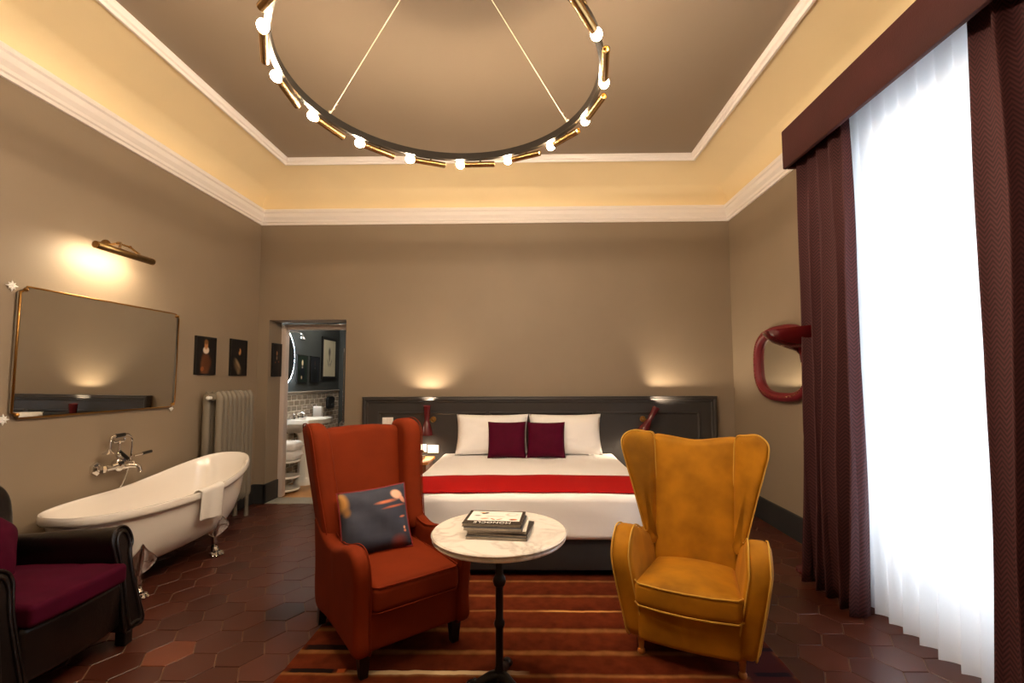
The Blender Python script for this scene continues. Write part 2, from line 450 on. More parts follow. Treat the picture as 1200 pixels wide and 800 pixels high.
struct('trim_1', sweep([(0, 3.262), (.018, 3.262), (.02, 3.285), (.034, 3.292), (.036, 3.315), (.06, 3.345), (.066, 3.385), (.082, 3.395), (.085, 3.418), (.075, 3.432), (0, 3.434)]), STUCCO, label='white moulded cornice')
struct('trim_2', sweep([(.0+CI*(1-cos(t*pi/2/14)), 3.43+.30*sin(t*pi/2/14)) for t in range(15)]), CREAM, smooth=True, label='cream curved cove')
struct('trim_3', sweep([(CI-.012, 3.72), (CI-.008, 3.708), (CI+.012, 3.705), (CI+.02, 3.722), (CI+.035, 3.728), (CI+.045, 3.75), (CI+.045, ZC+.01)]), STUCCO, label='thin white ceiling moulding')
# skirting
b = MB(); b.rbox(XL-.01, XL+.018, YF, YB, 0, .222, .004, 1); struct('baseboard_left', b, SKIRT)
b = MB(); b.rbox(XR-.018, XR+.01, WY1+.02, YB, 0, .222, .004, 1); b.rbox(XR-.018, XR+.01, YF, WY0-.02, 0, .222, .004, 1); struct('baseboard_right', b, SKIRT)
b = MB(); b.rbox(DX1-.018, XR, YB-.018, YB+.01, 0, .222, .004, 1); b.rbox(XL, DX0+.016, YB-.018, YB+.01, 0, .222, .004, 1)
b.rbox(DX0-.01, DX0+.016, YB-.018, DY-.02, 0, .222, .004, 1); struct('baseboard_back', b, SKIRT)

# floor: grout bed and hexagonal terracotta tiles
b = MB(); b.box(XL-.05, XR+.05, YF-.05, YB+.003, -.06, -.006)
floor = struct('floor', b, GROUT, label='dark red hexagonal terracotta tile floor')
S = .125; G = .0028
def hexm(cx=0, cy=0, rot=0, mb=None, dz=0.0):
    mb = mb or MB()
    top = [(cx+(S-G-.002)*cos(radians(60*k)), cy+(S-G-.002)*sin(radians(60*k)), dz) for k in range(6)]
    mid = [(cx+(S-G)*cos(radians(60*k)), cy+(S-G)*sin(radians(60*k)), dz-.002) for k in range(6)]
    bot = [(cx+(S-G)*cos(radians(60*k)), cy+(S-G)*sin(radians(60*k)), -.012) for k in range(6)]
    fs = [tuple(range(6))]
    for k in range(6):
        j = (k+1) % 6; fs += [(6+k, 6+j, j, k), (12+k, 12+j, 6+j, 6+k)]
    return mb.add(top+mid+bot, fs)
hexes = []
nx = int((XR-XL)/(1.5*S))+2; ny = int((YB-YF)/(sqrt(3)*S))+2
for i in range(nx):
    for j in range(ny):
        x = XL+i*1.5*S; y = YF+(j+.5*(i % 2))*sqrt(3)*S
        if x < XL-.06 or x > XR+.06 or y > YB-.02 or y < YF-.05: continue
        q = px((x, y, 0)); vis = q is not None and -20 < q[0] < 1220 and q[1] < 830
        if vis:
            if -1.08 < x < 1.12 and 0.7 < y < 5.2: vis = False       # under the rug / bed
            if x > 2.16 and y < 3.1: vis = False
            if x < -2.9 and y < 4.5: vis = False
            if x < -2.3 and y < 2.45: vis = False
        hexes.append((0 if vis else 1, y, x))
hexes.sort()
TILE_SHADES = [srgb(138, 78, 60), srgb(128, 70, 54), srgb(146, 84, 64), srgb(120, 66, 54), srgb(134, 82, 70)]
tm = hexm().mesh('tile', TILE, False)
TILE_ODD = mat('terracotta_orange', srgb(112, 58, 36), .34, var=.10, vscale=6, bump=.02, bscale=18)
TILE_DARK = mat('terracotta_dark', srgb(52, 30, 26), .33, var=.10, vscale=6, bump=.02, bscale=18)
tm2 = hexm().mesh('tile', TILE_ODD, False); tm3 = hexm().mesh('tile', TILE_DARK, False)
def near(x, y, p): return hypot(x-p[0], y-p[1]) < .11
rest = MB()
for k, (v, y, x) in enumerate(hexes):
    if v == 0 and k < 300:
        me = tm
        if near(x, y, (-1.80, 2.38)): me = tm2
        elif near(x, y, (-1.55, 2.95)): me = tm3
        o = put('tile', me, floor, (x, y, random.uniform(-.0008, .0008)), (random.uniform(-.003, .003), random.uniform(-.003, .003), 0))
    else: hexm(x, y, 0, rest)
o = part('tile_field', rest, mat('terracotta_field', srgb(73, 37, 27), .33, var=.10, vscale=5, rvar=.03), floor, False); o['kind'] = 'stuff'

# french window in the right wall
wn = bpy.data.objects.new('window_1', None); COL.objects.link(wn); wn['kind'] = 'structure'; wn['label'] = 'tall white framed french window behind the sheer curtain'
wn.location = (XR+.25, 0, 0)
b = MB(); ym = (WY0+WY1)/2
b.box(-.03, .04, WY0, WY0+.06, 0, WZ); b.box(-.03, .04, WY1-.06, WY1, 0, WZ); b.box(-.03, .04, WY0+.06, WY1-.06, WZ-.07, WZ); b.box(-.03, .04, WY0+.06, WY1-.06, 0, .06)
part('window_frame', b, mat('window_white', srgb(232, 230, 224), .4), wn, False)
for a0, a1 in ((WY0+.06, ym), (ym, WY1-.06)):
    b = MB(); b.box(-.02, .02, a0, a0+.06, .06, WZ-.07); b.box(-.02, .02, a1-.06, a1, .06, WZ-.07)
    for z0, z1 in ((.06, .36), (1.05, 1.1), (2.05, 2.1), (WZ-.14, WZ-.07)): b.box(-.02, .02, a0+.06, a1-.06, z0, z1)
    s = part('sash', b, MATS['window_white'], wn, False)
    for z0, z1 in ((.36, 1.05), (1.1, 2.05), (2.1, WZ-.14)):
        b = MB(); b.box(-.003, .003, a0+.06, a1-.06, z0, z1); part('pane', b, GLASS, s, False)

b = MB(); b.box(XR+.05, XR+.36, WY0-.02, WY1+.02, -.06, .0); struct('floor_sill', b, STONE, label='stone sill under the french window')

# ---------------------------------------------------------------- curtains
def uvmesh(fn, nu, nv, uv):
    """grid object mesh with UVs in metres"""
    me = bpy.data.meshes.new('cloth')
    vs = [fn(i/nu, j/nv) for i in range(nu+1) for j in range(nv+1)]
    fs = [(i*(nv+1)+j, (i+1)*(nv+1)+j, (i+1)*(nv+1)+j+1, i*(nv+1)+j+1) for i in range(nu) for j in range(nv)]
    me.from_pydata([tuple(v) for v in vs], [], fs)
    l = me.uv_layers.new(name='UVMap')
    for p in me.polygons:
        p.use_smooth = True
        for li, vi in zip(p.loop_indices, p.vertices):
            l.data[li].uv = uv(vi//(nv+1)/nu, (vi % (nv+1))/nv)
    return me
def drape(name, y0, y1, xbase, ztop, folds, amp, seed, label, length=2.0, zb=.012, flare=.10):
    def fn(u, v):
        z = zb+(ztop-zb)*v
        w = .5+.5*(1-v)
        ph = 2*pi*folds*u+1.1*nz(u*3, seed)*2
        a = amp*(.55+.6*(1-v))*(1+.5*nz(u*5, seed+4))
        x = xbase-a*sin(ph)-.03*nz(u*7+seed, z*.7)-flare*(1-v)**2*.4
        y = y0+(y1-y0)*u+.025*cos(ph)*(.4+.6*(1-v))+.02*nz(u*4, z*.9, seed)
        return Vector((x, y, z+ (.012*nz(u*9, seed+2) if v == 0 else 0)))
    me = uvmesh(fn, int(folds*22), 40, lambda u, v: (u*length, v*3.0))
    me.materials.append(DRAPE)
    o = put(name, me)
    md = o.modifiers.new('thickness', 'SOLIDIFY'); md.thickness = .006; md.offset = 0
    return tag(o, label, 'curtain', 'velvet drapes at the window')
drape('velvet_drape', 2.77, 3.31, 2.0, 3.2, 4.5, .055, 3.1, 'burgundy chevron velvet drape between the sheer curtain and the round mirror', 1.6)
drape('velvet_drape', 1.30, 2.02, 2.02, 3.2, 5.0, .05, 8.4, 'burgundy chevron velvet drape at the right edge of the picture', 1.9)
def sfn(u, v):
    z = .02+(3.215-.02)*v; y = 1.92+(2.97-1.92)*u
    ph = 2*pi*9.5*u+2.2*nz(u*4, 1.7)
    a = .03*(.7+.5*(1-v))*(1+.6*nz(u*5, 9.2))
    return Vector((2.115-a*sin(ph)-.04*(1-v)-.012*nz(u*8, z*.8), y+.012*cos(ph), z))
me = uvmesh(sfn, 180, 40, lambda u, v: (u*2, v*3)); me.materials.append(SHEER)
sheer = bpy.data.objects.new('sheer_curtain', None); COL.objects.link(sheer)
tag(sheer, 'white translucent sheer curtain glowing with daylight in front of the window', 'curtain')
put('sheer_panel', me, sheer)
def hfn(u, v):
    p = sfn(u, v*.052); p.x -= .003; return p
me = uvmesh(hfn, 180, 3, lambda u, v: (u*2, v)); me.materials.append(SHEER); put('hem', me, sheer)
# pelmet
t = thing('pelmet', 'burgundy velvet box pelmet across the top of the window', 'pelmet', (0, 0, 0))
PELM = mat('pelmet_velvet', srgb(66, 24, 24), .75, sheen=.2, var=.12, vscale=5, bump=.2, bscale=120)
b = MB(); b.rbox(1.885, 1.915, 1.0, 3.325, 2.965, 3.255, .008, 2); part('front_board', b, PELM, t)
b = MB(); b.rbox(1.915, XR-.005, 3.295, 3.325, 2.965, 3.255, .008, 2); part('side_return', b, PELM, t)
b = MB(); b.rbox(1.915, XR-.005, 1.0, 3.295, 3.225, 3.255, .004, 1); part('top_board', b, PELM, t)

# ---------------------------------------------------------------- chandelier
CX, CY, CZ, CR = -.42, 2.18, 2.905, .775
ch = thing('chandelier', 'large black ring chandelier with brass tubes and glowing bulbs on cables', 'chandelier', (CX, CY, CZ))
b = MB()
prof = [(CR-.012, -.022), (CR+.012, -.022), (CR+.012, .022), (CR-.012, .022), (CR-.012, -.022)]
b.lathe(prof, 96); part('ring', b, BLACKMET, ch, True, 30)
tb = MB(); tb.lathe([(0, 0), (.016, 0), (.0185, .002), (.0185, .205), (.016, .207), (.012, .207), (.012, .19), (0, .19)], 16)
tube_me = tb.mesh('lamp_tube', BRASS)
bb = MB(); bb.lathe([(0, -.052), (.010, -.050), (.019, -.043), (.0235, -.03), (.022, -.017), (.014, -.004), (.012, .004), (0, .004)], 12)
bulb_me = bb.mesh('bulb', BULBM)
kb = MB(); kb.tube([(0, 0, 0), (0, 0, .052)], .006, 8); kb.rbox(-.012, .012, -.02, .02, .036, .05, .003, 1)
brk_me = kb.mesh('bracket', BRASS)
for k in range(15):
    a = radians(94.5+24*k); rr = CR+.012
    # tube runs from the bulb clockwise along the tangent, a little outside and below the ring
    tang = Vector((sin(a), -cos(a), 0)); rad = Vector((cos(a), sin(a), 0))
    p0 = rad*(rr)+Vector((0, 0, -.045))+tang*.045
    d = (tang*1.0-rad*.10).normalized()
    M = Matrix((Vector((-rad.x, -rad.y, 0)), d.cross(-rad), d)).transposed()
    o = put('lamp_tube', tube_me, ch, p0); zax = d; xax = Vector((0, 0, 1)).cross(zax).normalized(); yax = zax.cross(xax)
    o.rotation_euler = Matrix((xax, yax, zax)).transposed().to_euler()
    put('bulb', bulb_me, o); q = put('bracket', brk_me, o, (0, 0, .11))
    q.rotation_euler = (-pi/2, 0, 0)
HOOK = Vector((0, 0, ZC-CZ-.03))
for deg in (157, 33, 275):
    a = radians(deg); p = Vector((CR*cos(a), CR*sin(a), .022))
    b = MB(); b.tube([p, p*.5+HOOK*.5, HOOK], .0027, 6)
    b.tube([p, p+Vector((.0, .0, .02))], .007, 8)
    dd = (HOOK-p).normalized()
    for i in range(2): b.tube([p+dd*(.03+.03*i), p+dd*(.035+.03*i)+Vector((.012, 0, .002))], .0022, 5)
    part('cable', b, CABLE, ch)
b = MB(); b.lathe([(0, -.045), (.045, -.045), (.06, -.03), (.06, .031), (0, .031)], 24, Matrix.Translation((0, 0, ZC-CZ-.03))); part('ceiling_rose', b, BRASS, ch)

# ---------------------------------------------------------------- bed and headboard
t = thing('headboard', 'long grey panelled headboard fixed along the back wall', 'headboard', (.097, YB, 0))
b = MB(); b.rbox(-2.01, 2.01, -.055, -.001, 0, 1.195, .004, 1); part('board', b, GREY_PAINT, t)
def frame(mb, x0, x1, z0, z1, prof, y):
    """moulding swept round a rectangle: prof = (inset, projection)"""
    vs = []; fs = []
    for d, h in prof: vs += [(x0+d, y-h, z0+d), (x1-d, y-h, z0+d), (x1-d, y-h, z1-d), (x0+d, y-h, z1-d)]
    for i in range(len(prof)-1):
        for k in range(4): fs.append((i*4+k, i*4+(k+1) % 4, (i+1)*4+(k+1) % 4, (i+1)*4+k))
    return mb.add(vs, fs)
b = MB(); frame(b, -2.015, 2.015, .003, 1.212, [(0, -.045), (0, .022), (.018, .03), (.03, .024), (.038, .012), (.052, .012), (.062, 0)], -.055)
part('outer_moulding', b, GREY_PAINT, t, True, 25)
for x0, x1 in ((-1.84, -.60), (-.565, .62), (.655, 1.83)):
    b = MB(); frame(b, x0, x1, .2, 1.05, [(0, 0), (.006, .012), (.018, .014), (.026, .004), (.034, 0)], -.055)
    p = part('panel_moulding', b, GREY_PAINT, t, True, 25)
b = MB(); b.rbox(-2.02, 2.02, -.085, -.0, 1.205, 1.222, .005, 2); part('top_cap', b, GREY_PAINT, t)

BX0, BX1, BF, BH = -.985, .935, 3.29, 5.19
bed = thing('bed', 'wide double bed made up with white sheets on a dark base', 'bed', (0, 0, 0))
b = MB(); b.rbox(BX0+.035, BX1-.035, BF+.04, BH, .06, .30, .012, 2)
part('base', b, mat('bed_base_charcoal', srgb(46, 44, 44), .7, var=.1), bed)
for x in (BX0+.12, BX1-.12):
    for y in (BF+.14, BH-.15):
        b = MB(); b.lathe([(0, 0), (.022, 0), (.03, .06), (0, .06)], 12, Matrix.Translation((x, y, .0142))); part('leg', b, BLACKWOOD, bed)
def bedfn(off=0.0):
    def fn(v):
        s = .006*nz(v.x*3, v.y*2.6, v.z*4)+.004*nz(v.x*9, v.y*7, v.z*11)
        p = v.copy()
        if v.z > .5: p.z += s+.012*(1-((v.x+.025)/.96)**2)
        else:
            k = .018*nz(v.x*3.5, v.y*3.5, v.z*1.2)*(.6-v.z)*3
            if v.y < BF+.02: p.y += k-.02*(.55-v.z)-.004*sin(v.x*7+v.z*22)
            if v.x < BX0+.02 or v.x > BX1-.02: p.x += k
        return p
    return fn
b = MB(); b.rbox(BX0, BX1, BF, BH, .275, .585, .05, 5, cuts=46, fn=bedfn()); part('white_cover', b, LINEN, bed, True, 80)
# runner follows the cover
def runfn(u, v):
    y = 3.345+.57*v; s = -1.04+u*2.08   # arc length across
    W = (BX1-BX0)/2+.004; c = (BX0+BX1)/2; r = .054
    zt = .591+.012*(1-min(1, abs(s)/.96)**2)+.004*nz(s*4, y*3)
    a = abs(s); sg = 1 if s > 0 else -1
    if a < W-r: p = (a, zt)
    elif a < W-r+r*pi/2: t = (a-W+r)/r; p = (W-r+r*sin(t), zt-r+r*cos(t))
    else: p = (W+.006, zt-r-(a-(W-r+r*pi/2)))
    return Vector((c+sg*p[0], y+.006*nz(s*3, 4.4), p[1]))
b = MB(); b.grid(runfn, 90, 10)
run = part('bed_runner', b, RED, None, True, 80); tag(run, 'bright red cloth runner laid across the foot of the bed', 'bed runner')
m_ = run.modifiers.new('t', 'SOLIDIFY'); m_.thickness = .008; m_.offset = 1

def pillow(w, h, t, seed=0, nu=22, nv=18, pinch=.06, power=.5, wr=.006):
    mb = MB()
    for sgn in (1, -1):
        def fn(u, v):
            a = u*2-1; c = v*2-1
            x = w/2*a*(1-pinch*(1-c*c)); z = h/2*c*(1-pinch*(1-a*a))
            th = t/2*max(0.0, (1-a**4)*(1-c**4))**power
            th *= 1+.18*nz(a*1.6+seed, c*1.6)
            th += wr*nz(a*5+seed, c*5, 3)*(1-a**4)*(1-c**4)
            return Vector((x, -sgn*th, z))
        mb.grid(fn, nu, nv)
    return mb
def cushion(name, w, h, t, m, loc, rx, rz, label, cat, group=None, seed=0, piping=None, pinch=.06, ry=0, wr=.006):
    """pillow standing on its lower edge at loc, leaning back by rx"""
    o = thing(name, label, cat, loc, 0, group); o.rotation_euler = (rx, ry, rz)
    e = bpy.data.objects.new('x', None); bpy.data.objects.remove(e)
    c = part('cover', pillow(w, h, t, seed, pinch=pinch, wr=wr), m, o, True, 75, (0, 0, h/2))
    if piping:
        pts = []
        for k in range(64):
            q = k/16; sgm = int(q); f = (q-sgm)*2-1
            a, cc = ((f, -1), (1, f), (-f, 1), (-1, -f))[sgm]
            pts.append((w/2*a*(1-pinch*(1-cc*cc)), 0, h/2*cc*(1-pinch*(1-a*a))))
        b = MB(); b.tube(pts, .005, 8, closed=True, up=(0, 1, 0)); part('piping', b, piping, o, True, 60, (0, 0, h/2))
    return o
ZB = .600
cushion('pillow', .80, .45, .20, LINEN, (-.42, 4.985, ZB), radians(-16), 0, 'white bed pillow on the left behind the burgundy cushions', 'pillow', 'white pillows on the bed', 1, pinch=.06, wr=.014)
cushion('pillow', .80, .45, .20, LINEN, (.385, 4.985, ZB), radians(-16), 0, 'white bed pillow on the right behind the burgundy cushions', 'pillow', 'white pillows on the bed', 5, pinch=.06, wr=.014)
BURGC = mat('burgundy_satin', srgb(76, 2, 32), .75, spec=.12, sheen=.05, var=.1, vscale=12)
cushion('cushion', .405, .385, .13, BURGC, (-.245, 4.80, ZB-.002), radians(-17), radians(2), 'left square burgundy cushion on the bed', 'cushion', 'burgundy cushions on the bed', 2, pinch=.055)
cushion('cushion', .405, .38, .13, BURGC, (.165, 4.805, ZB-.002), radians(-17), radians(-2), 'right square burgundy cushion on the bed', 'cushion', 'burgundy cushions on the bed', 8, pinch=.055)

# ---------------------------------------------------------------- bedside table, telephone, sockets
t = thing('nightstand', 'small walnut nightstand beside the bed behind the orange chair', 'nightstand', (-1.30, 4.98, 0))
b = MB(); b.rbox(-.21, .21, -.18, .16, .10, .53, .006, 2); part('body', b, WALNUT, t)
b = MB(); b.rbox(-.235, .235, -.20, .17, .53, .56, .008, 2); part('top', b, LIGHTWOOD, t)
for z0, z1 in ((.33, .51), (.13, .31)):
    b = MB(); b.rbox(-.18, .18, -.192, -.175, z0, z1, .006, 2); d = part('drawer', b, WALNUT, t)
    b = MB(); b.ball((0, -.205, (z0+z1)/2), .014); part('knob', b, BRASS, d)
for x in (-.18, .18):
    for y in (-.15, .13):
        b = MB(); b.lathe([(0, 0), (.014, 0), (.022, .10), (0, .10)], 10, Matrix.Translation((x, y, .0))); part('leg', b, WALNUT, t)
t = thing('telephone', 'small dark telephone on the walnut nightstand', 'telephone', (-1.22, 4.95, .56))
b = MB(); b.slab([(-.09, 0), (.09, 0), (.085, .03), (-.075, .055)], -.07, .07, .008, 2, 'yz'); part('body', b, mat('phone_dark', srgb(58, 54, 38), .4), t)
b = MB(); b.tube([(-.06, .05, .075), (-.05, .05, .082), (.05, .05, .082), (.06, .05, .075)], [.018, .013, .013, .018], 10); part('handset', b, MATS['phone_dark'], t)
def plate(name, label, cat, x, z, w, h, sw, group=None):
    o = thing(name, label, cat, (x, YB-.055, z), 0, group)
    b = MB(); b.rbox(-w/2, w/2, -.010, 0.0, -h/2, h/2, .003, 2); part('plate', b, WHITEPL, o)
    for i in range(sw):
        ww = w*.8/sw; b = MB(); b.rbox(-w*.4+i*ww+.002, -w*.4+(i+1)*ww-.002, -.013, -.009, -h*.32, h*.32, .001, 1); part('rocker', b, WHITEPL, o)
plate('light_switch', 'white switch plate on the left end of the headboard', 'switch', -1.63, .945, .125, .085, 3)
plate('wall_socket', 'narrow white socket plate half hidden by the orange chair', 'socket', -1.225, .64, .085, .085, 1)
plate('wall_socket', 'white socket plate under the left wall lamp', 'socket', -1.105, .63, .125, .088, 2)

def sconce(x, z, tilt, label):
    t = thing('wall_lamp', label, 'wall lamp', (x, YB-.055, z), 0, 'diabolo wall lamps on the headboard')
    b = MB(); b.lathe([(0, 0), (.033, 0), (.033, .012), (.026, .02), (.014, .026), (0, .026)], 20, Matrix.Rotation(pi/2, 4, 'X'))
    for k in range(8):
        a = k*pi/4; b.ball((.026*cos(a), -.018, .026*sin(a)), .009, 8)
    rs = part('rosette', b, GOLD, t)
    b = MB(); b.tube([(0, -.02, 0), (0, -.06, 0)], .007, 8); part('stem', b, GOLD, t)
    off = -.05 if tilt == 0 else .05
    M = Matrix.Translation((off, -.115, 0)) @ Matrix.Rotation(radians(tilt), 4, 'Y')
    b = MB(); b.tube([(0, -.06, 0), (off*.8, -.10, 0)], .006, 8); part('arm', b, GOLD, t)
    o = bpy.data.objects.new('shade', MB().lathe([(.038, .158), (.041, .158), (.035, .07), (.028, 0), (.034, -.02), (.056, -.09), (.071, -.165), (.068, -.165), (.053, -.09), (.030, -.02), (.024, 0), (.031, .07), (.038, .158)], 28).mesh('shade', MAROON))
    COL.objects.link(o); o.parent = t; o.matrix_local = M
    b = MB(); b.lathe([(0, 0), (.026, 0), (.026, .004), (0, .004)], 16, Matrix.Translation((0, 0, .115))); put('bulb', b.mesh('bulb', LAMPDISC), o)
    b = MB(); b.lathe([(0, 0), (.042, 0), (.042, .004), (0, .004)], 16, Matrix.Translation((0, 0, -.125))); put('bulb', b.mesh('bulb', LAMPDISC), o)
    for s, zz, e, ang in ((1, .150, 6.5, 118), (-1, -.150, 5.2, 100)):
        L = bpy.data.lights.new('sconce_light', 'SPOT'); L.energy = e; L.color = (1, .80, .55); L.spot_size = radians(ang); L.spot_blend = .8; L.shadow_soft_size = .02
        lo = bpy.data.objects.new('sconce_light', L); COL.objects.link(lo); lo.parent = o; lo.location = (0, 0, zz)
        lo.rotation_euler = (pi if s > 0 else 0, 0, 0)
sconce(-1.105, .965, 0, 'maroon diabolo wall lamp standing upright left of the pillows')
sconce(1.275, .965, 30, 'maroon diabolo wall lamp tilted to the right above the yellow chair')

# ---------------------------------------------------------------- rug
rb = srgb(86, 34, 17); rb2 = srgb(100, 43, 21); rd = srgb(64, 24, 13); tan = srgb(136, 88, 48); ru = srgb(112, 40, 20)
R0, R1 = 1.15, 3.42
def rp(y): return (y-R0)/(R1-R0)
stops = [(0, rd)]
for y, c, wd in ((1.45, tan, .02), (1.75, tan, .02), (2.05, tan, .02), (2.255, tan, .012), (2.435, tan, .022), (2.645, tan, .022), (2.857, tan, .010), (3.05, tan, .016), (3.265, tan, .013)):
    i = int(y*10) % 2
    stops += [(rp(y-wd-.004), rb if i else rb2), (rp(y-wd*.4), c), (rp(y+wd*.4), c), (rp(y+wd+.004), rd if i else rb)]
stops = stops[-31:]; stops = [(max(0, p), c) for p, c in stops]; stops.append((1, rb))
RUGM = paint('striped_wool_rug', rb, [
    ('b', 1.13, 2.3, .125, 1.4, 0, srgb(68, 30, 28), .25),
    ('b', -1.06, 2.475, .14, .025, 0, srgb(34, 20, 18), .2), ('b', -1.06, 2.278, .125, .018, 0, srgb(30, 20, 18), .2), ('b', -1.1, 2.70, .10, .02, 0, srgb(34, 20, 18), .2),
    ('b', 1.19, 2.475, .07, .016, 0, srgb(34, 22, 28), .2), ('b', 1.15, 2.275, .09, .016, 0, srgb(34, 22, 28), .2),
    ('b', -.45, 2.272, .45, .017, 0.4, srgb(214, 184, 140), .3), ('b', .30, 2.856, .28, .010, 0, srgb(206, 150, 84), .5),
    ('b', -.92, 2.28, .02, .018, 0, srgb(150, 70, 34), .3)],
    .95, ramp=(R0, R1, stops), wob=.022, basevar=.26, plane='xy', spec=.05)
b = MB(); b.rbox(-1.205, 1.25, R0, R1, .0005, .014, .004, 2); rug = part('rug', b, RUGM); tag(rug, 'rust brown wool rug with tan and cream stripes on the tile floor', 'rug')

# ---------------------------------------------------------------- orange wing chair
oc = thing('wing_armchair', 'rust orange velvet wing armchair with black legs left of the marble table', 'armchair', (-.793, 2.615, .014), radians(39))
def flare(k, z0, sx):
    return lambda p: Vector((p.x+sx*max(0, p.z-z0)*k, p.y, p.z))
armp = crom([(-.36, .125), (-.362, .25), (-.372, .40), (-.376, .50), (-.352, .568), (-.295, .60), (-.20, .592), (-.08, .555), (.06, .53), (.18, .55), (.31, .60), (.37, .60), (.365, .4), (.34, .125), (.1, .125), (-.2, .125)], 4)
wingp = crom([(.30, .47), (.17, .49), (.19, .62), (.225, .75), (.25, .90), (.262, 1.02), (.295, 1.10), (.37, 1.135), (.46, 1.135), (.53, 1.105), (.515, .95), (.47, .78), (.42, .6), (.38, .47)], 4)
def edge_loop(poly, t, sx, fn, off=.004):
    return [fn(Vector((t, p[0], p[1]))) for p in poly]
for sx in (-1, 1):
    fa = lambda p, sx=sx: Vector((p.x+sx*(.012*max(0, (p.z-.3)/.3)*(1 if p.y < 0 else .5)), p.y, p.z))
    b = MB(); b.slab(armp, sx*.228 if sx > 0 else -.31, .31 if sx > 0 else -.228, .030, 5, 'yz', fa); a_ = part('arm', b, ORANGE, oc, True, 50)
    b = MB(); xx = sx*.236
    b.tube([fa(Vector((xx, p[0], p[1]))) for p in armp], .0035, 6, closed=True, up=(1, 0, 0)); part('piping', b, OPIPE, a_)
    fw = lambda p, sx=sx: Vector((p.x+sx*.10*max(0, p.z-.5)-sx*.05*max(0, p.y-.26), p.y+.11*(p.z-.5), p.z))
    b = MB(); b.slab(wingp, sx*.180 if sx > 0 else -.302, .302 if sx > 0 else -.180, .046, 6, 'yz', fw); w_ = part('wing', b, ORANGE, oc, True, 50)
    b = MB(); b.tube([fw(Vector((sx*.290, p[0], p[1]))) for p in wingp], .0035, 6, closed=True, up=(1, 0, 0)); part('piping', b, OPIPE, w_)
backp = crom([(-.265, .28), (-.262, .5), (-.268, .8), (-.275, 1.0), (-.268, 1.075), (-.2, 1.095), (0, 1.105), (.2, 1.095), (.268, 1.075), (.275, 1.0), (.268, .8), (.262, .5), (.265, .28), (0, .28)], 4)
fb = lambda p: Vector((p.x, p.y+.33*(p.z-.40), p.z))
b = MB(); b.slab(backp, .245, .385, .04, 5, 'xz', fb, puff=.008); part('backrest', b, ORANGE, oc, True, 50)
def seatfn(yf, yb, crown, tap=0.0):
    def fn(v):
        p = v.copy(); u = min(1, abs(v.x)/.24)
        if v.z > .36: p.z += crown*(1-u**2.5)*(1-abs((v.y-(yf+yb)/2)/((yb-yf)/2))**2.5)
        if tap: p.x *= 1-tap*(v.y-yf)/(yb-yf)
        return p
    return fn
b = MB(); b.rbox(-.232, .232, -.385, .27, .305, .432, .034, 4, cuts=10, fn=seatfn(-.385, .27, .03)); s_ = part('seat_cushion', b, ORANGE, oc, True, 70)
b = MB()
for z in (.427, .312):
    b.tube([(-.228, .2, z), (-.228, -.355, z), (-.205, -.380, z), (0, -.383, z), (.205, -.380, z), (.228, -.355, z), (.228, .2, z)], .0045, 6)
part('piping', b, OPIPE, s_)
b = MB(); b.rbox(-.29, .29, -.345, .345, .125, .31, .02, 3); part('seat_base', b, ORANGE, oc)
for x, y, r in ((-.245, -.295, 0), (.245, -.295, 0), (-.27, .29, .05), (.27, .29, .05)):
    b = MB()
    for z0, z1, s0, s1 in ((0, .135, .018, .029),):
        vs = [(x+sx*s0, y+r+sy*s0, z0) for sx, sy in ((-1, -1), (1, -1), (1, 1), (-1, 1))]+[(x+sx*s1, y+sy*s1, z1) for sx, sy in ((-1, -1), (1, -1), (1, 1), (-1, 1))]
        b.add(vs, [(3, 2, 1, 0), (4, 5, 6, 7), (0, 1, 5, 4), (1, 2, 6, 5), (2, 3, 7, 6), (3, 0, 4, 7)])
    part('leg', b, BLACKWOOD, oc, False)
# printed cushion on it
PCUSH = paint('printed_cushion', srgb(48, 51, 66), [
    ('e', -.06, .03, .16, .05, -8, srgb(64, 66, 80), .9), ('e', -.195, .135, .05, .085, 20, srgb(196, 142, 76), .55), ('e', -.165, .06, .03, .035, 0, srgb(150, 108, 60), .7),
    ('e', .075, .085, .085, .014, 4, srgb(214, 122, 84), .7), ('e', .12, .05, .09, .010, 6, srgb(190, 100, 72), .8),
    ('e', .145, .125, .045, .034, -35, srgb(236, 178, 150), .35), ('e', .18, .09, .03, .018, -55, srgb(226, 160, 132), .4),
    ('e', .165, -.02, .022, .009, 10, srgb(206, 120, 90), .6), ('e', .17, -.09, .008, .012, 0, srgb(220, 150, 110), .5),
    ('e', .172, -.11, .010, .010, 0, srgb(220, 130, 90), .5), ('e', .13, -.165, .06, .05, 0, srgb(132, 66, 62), .8)], .8, basevar=.12)
Mo = Matrix.Translation((-.793, 2.615, .014)) @ Matrix.Rotation(radians(39), 4, 'Z')
cl = Mo @ Vector((-.072, -.012, .450))
cushion('throw_cushion', .43, .41, .15, PCUSH, cl, radians(-27), radians(26), 'blue grey printed cushion with red piping on the orange chair', 'cushion', None, 11, mat('red_piping', srgb(130, 20, 24), .6), .05, ry=radians(-4)).scale = (.88, .88, .88)

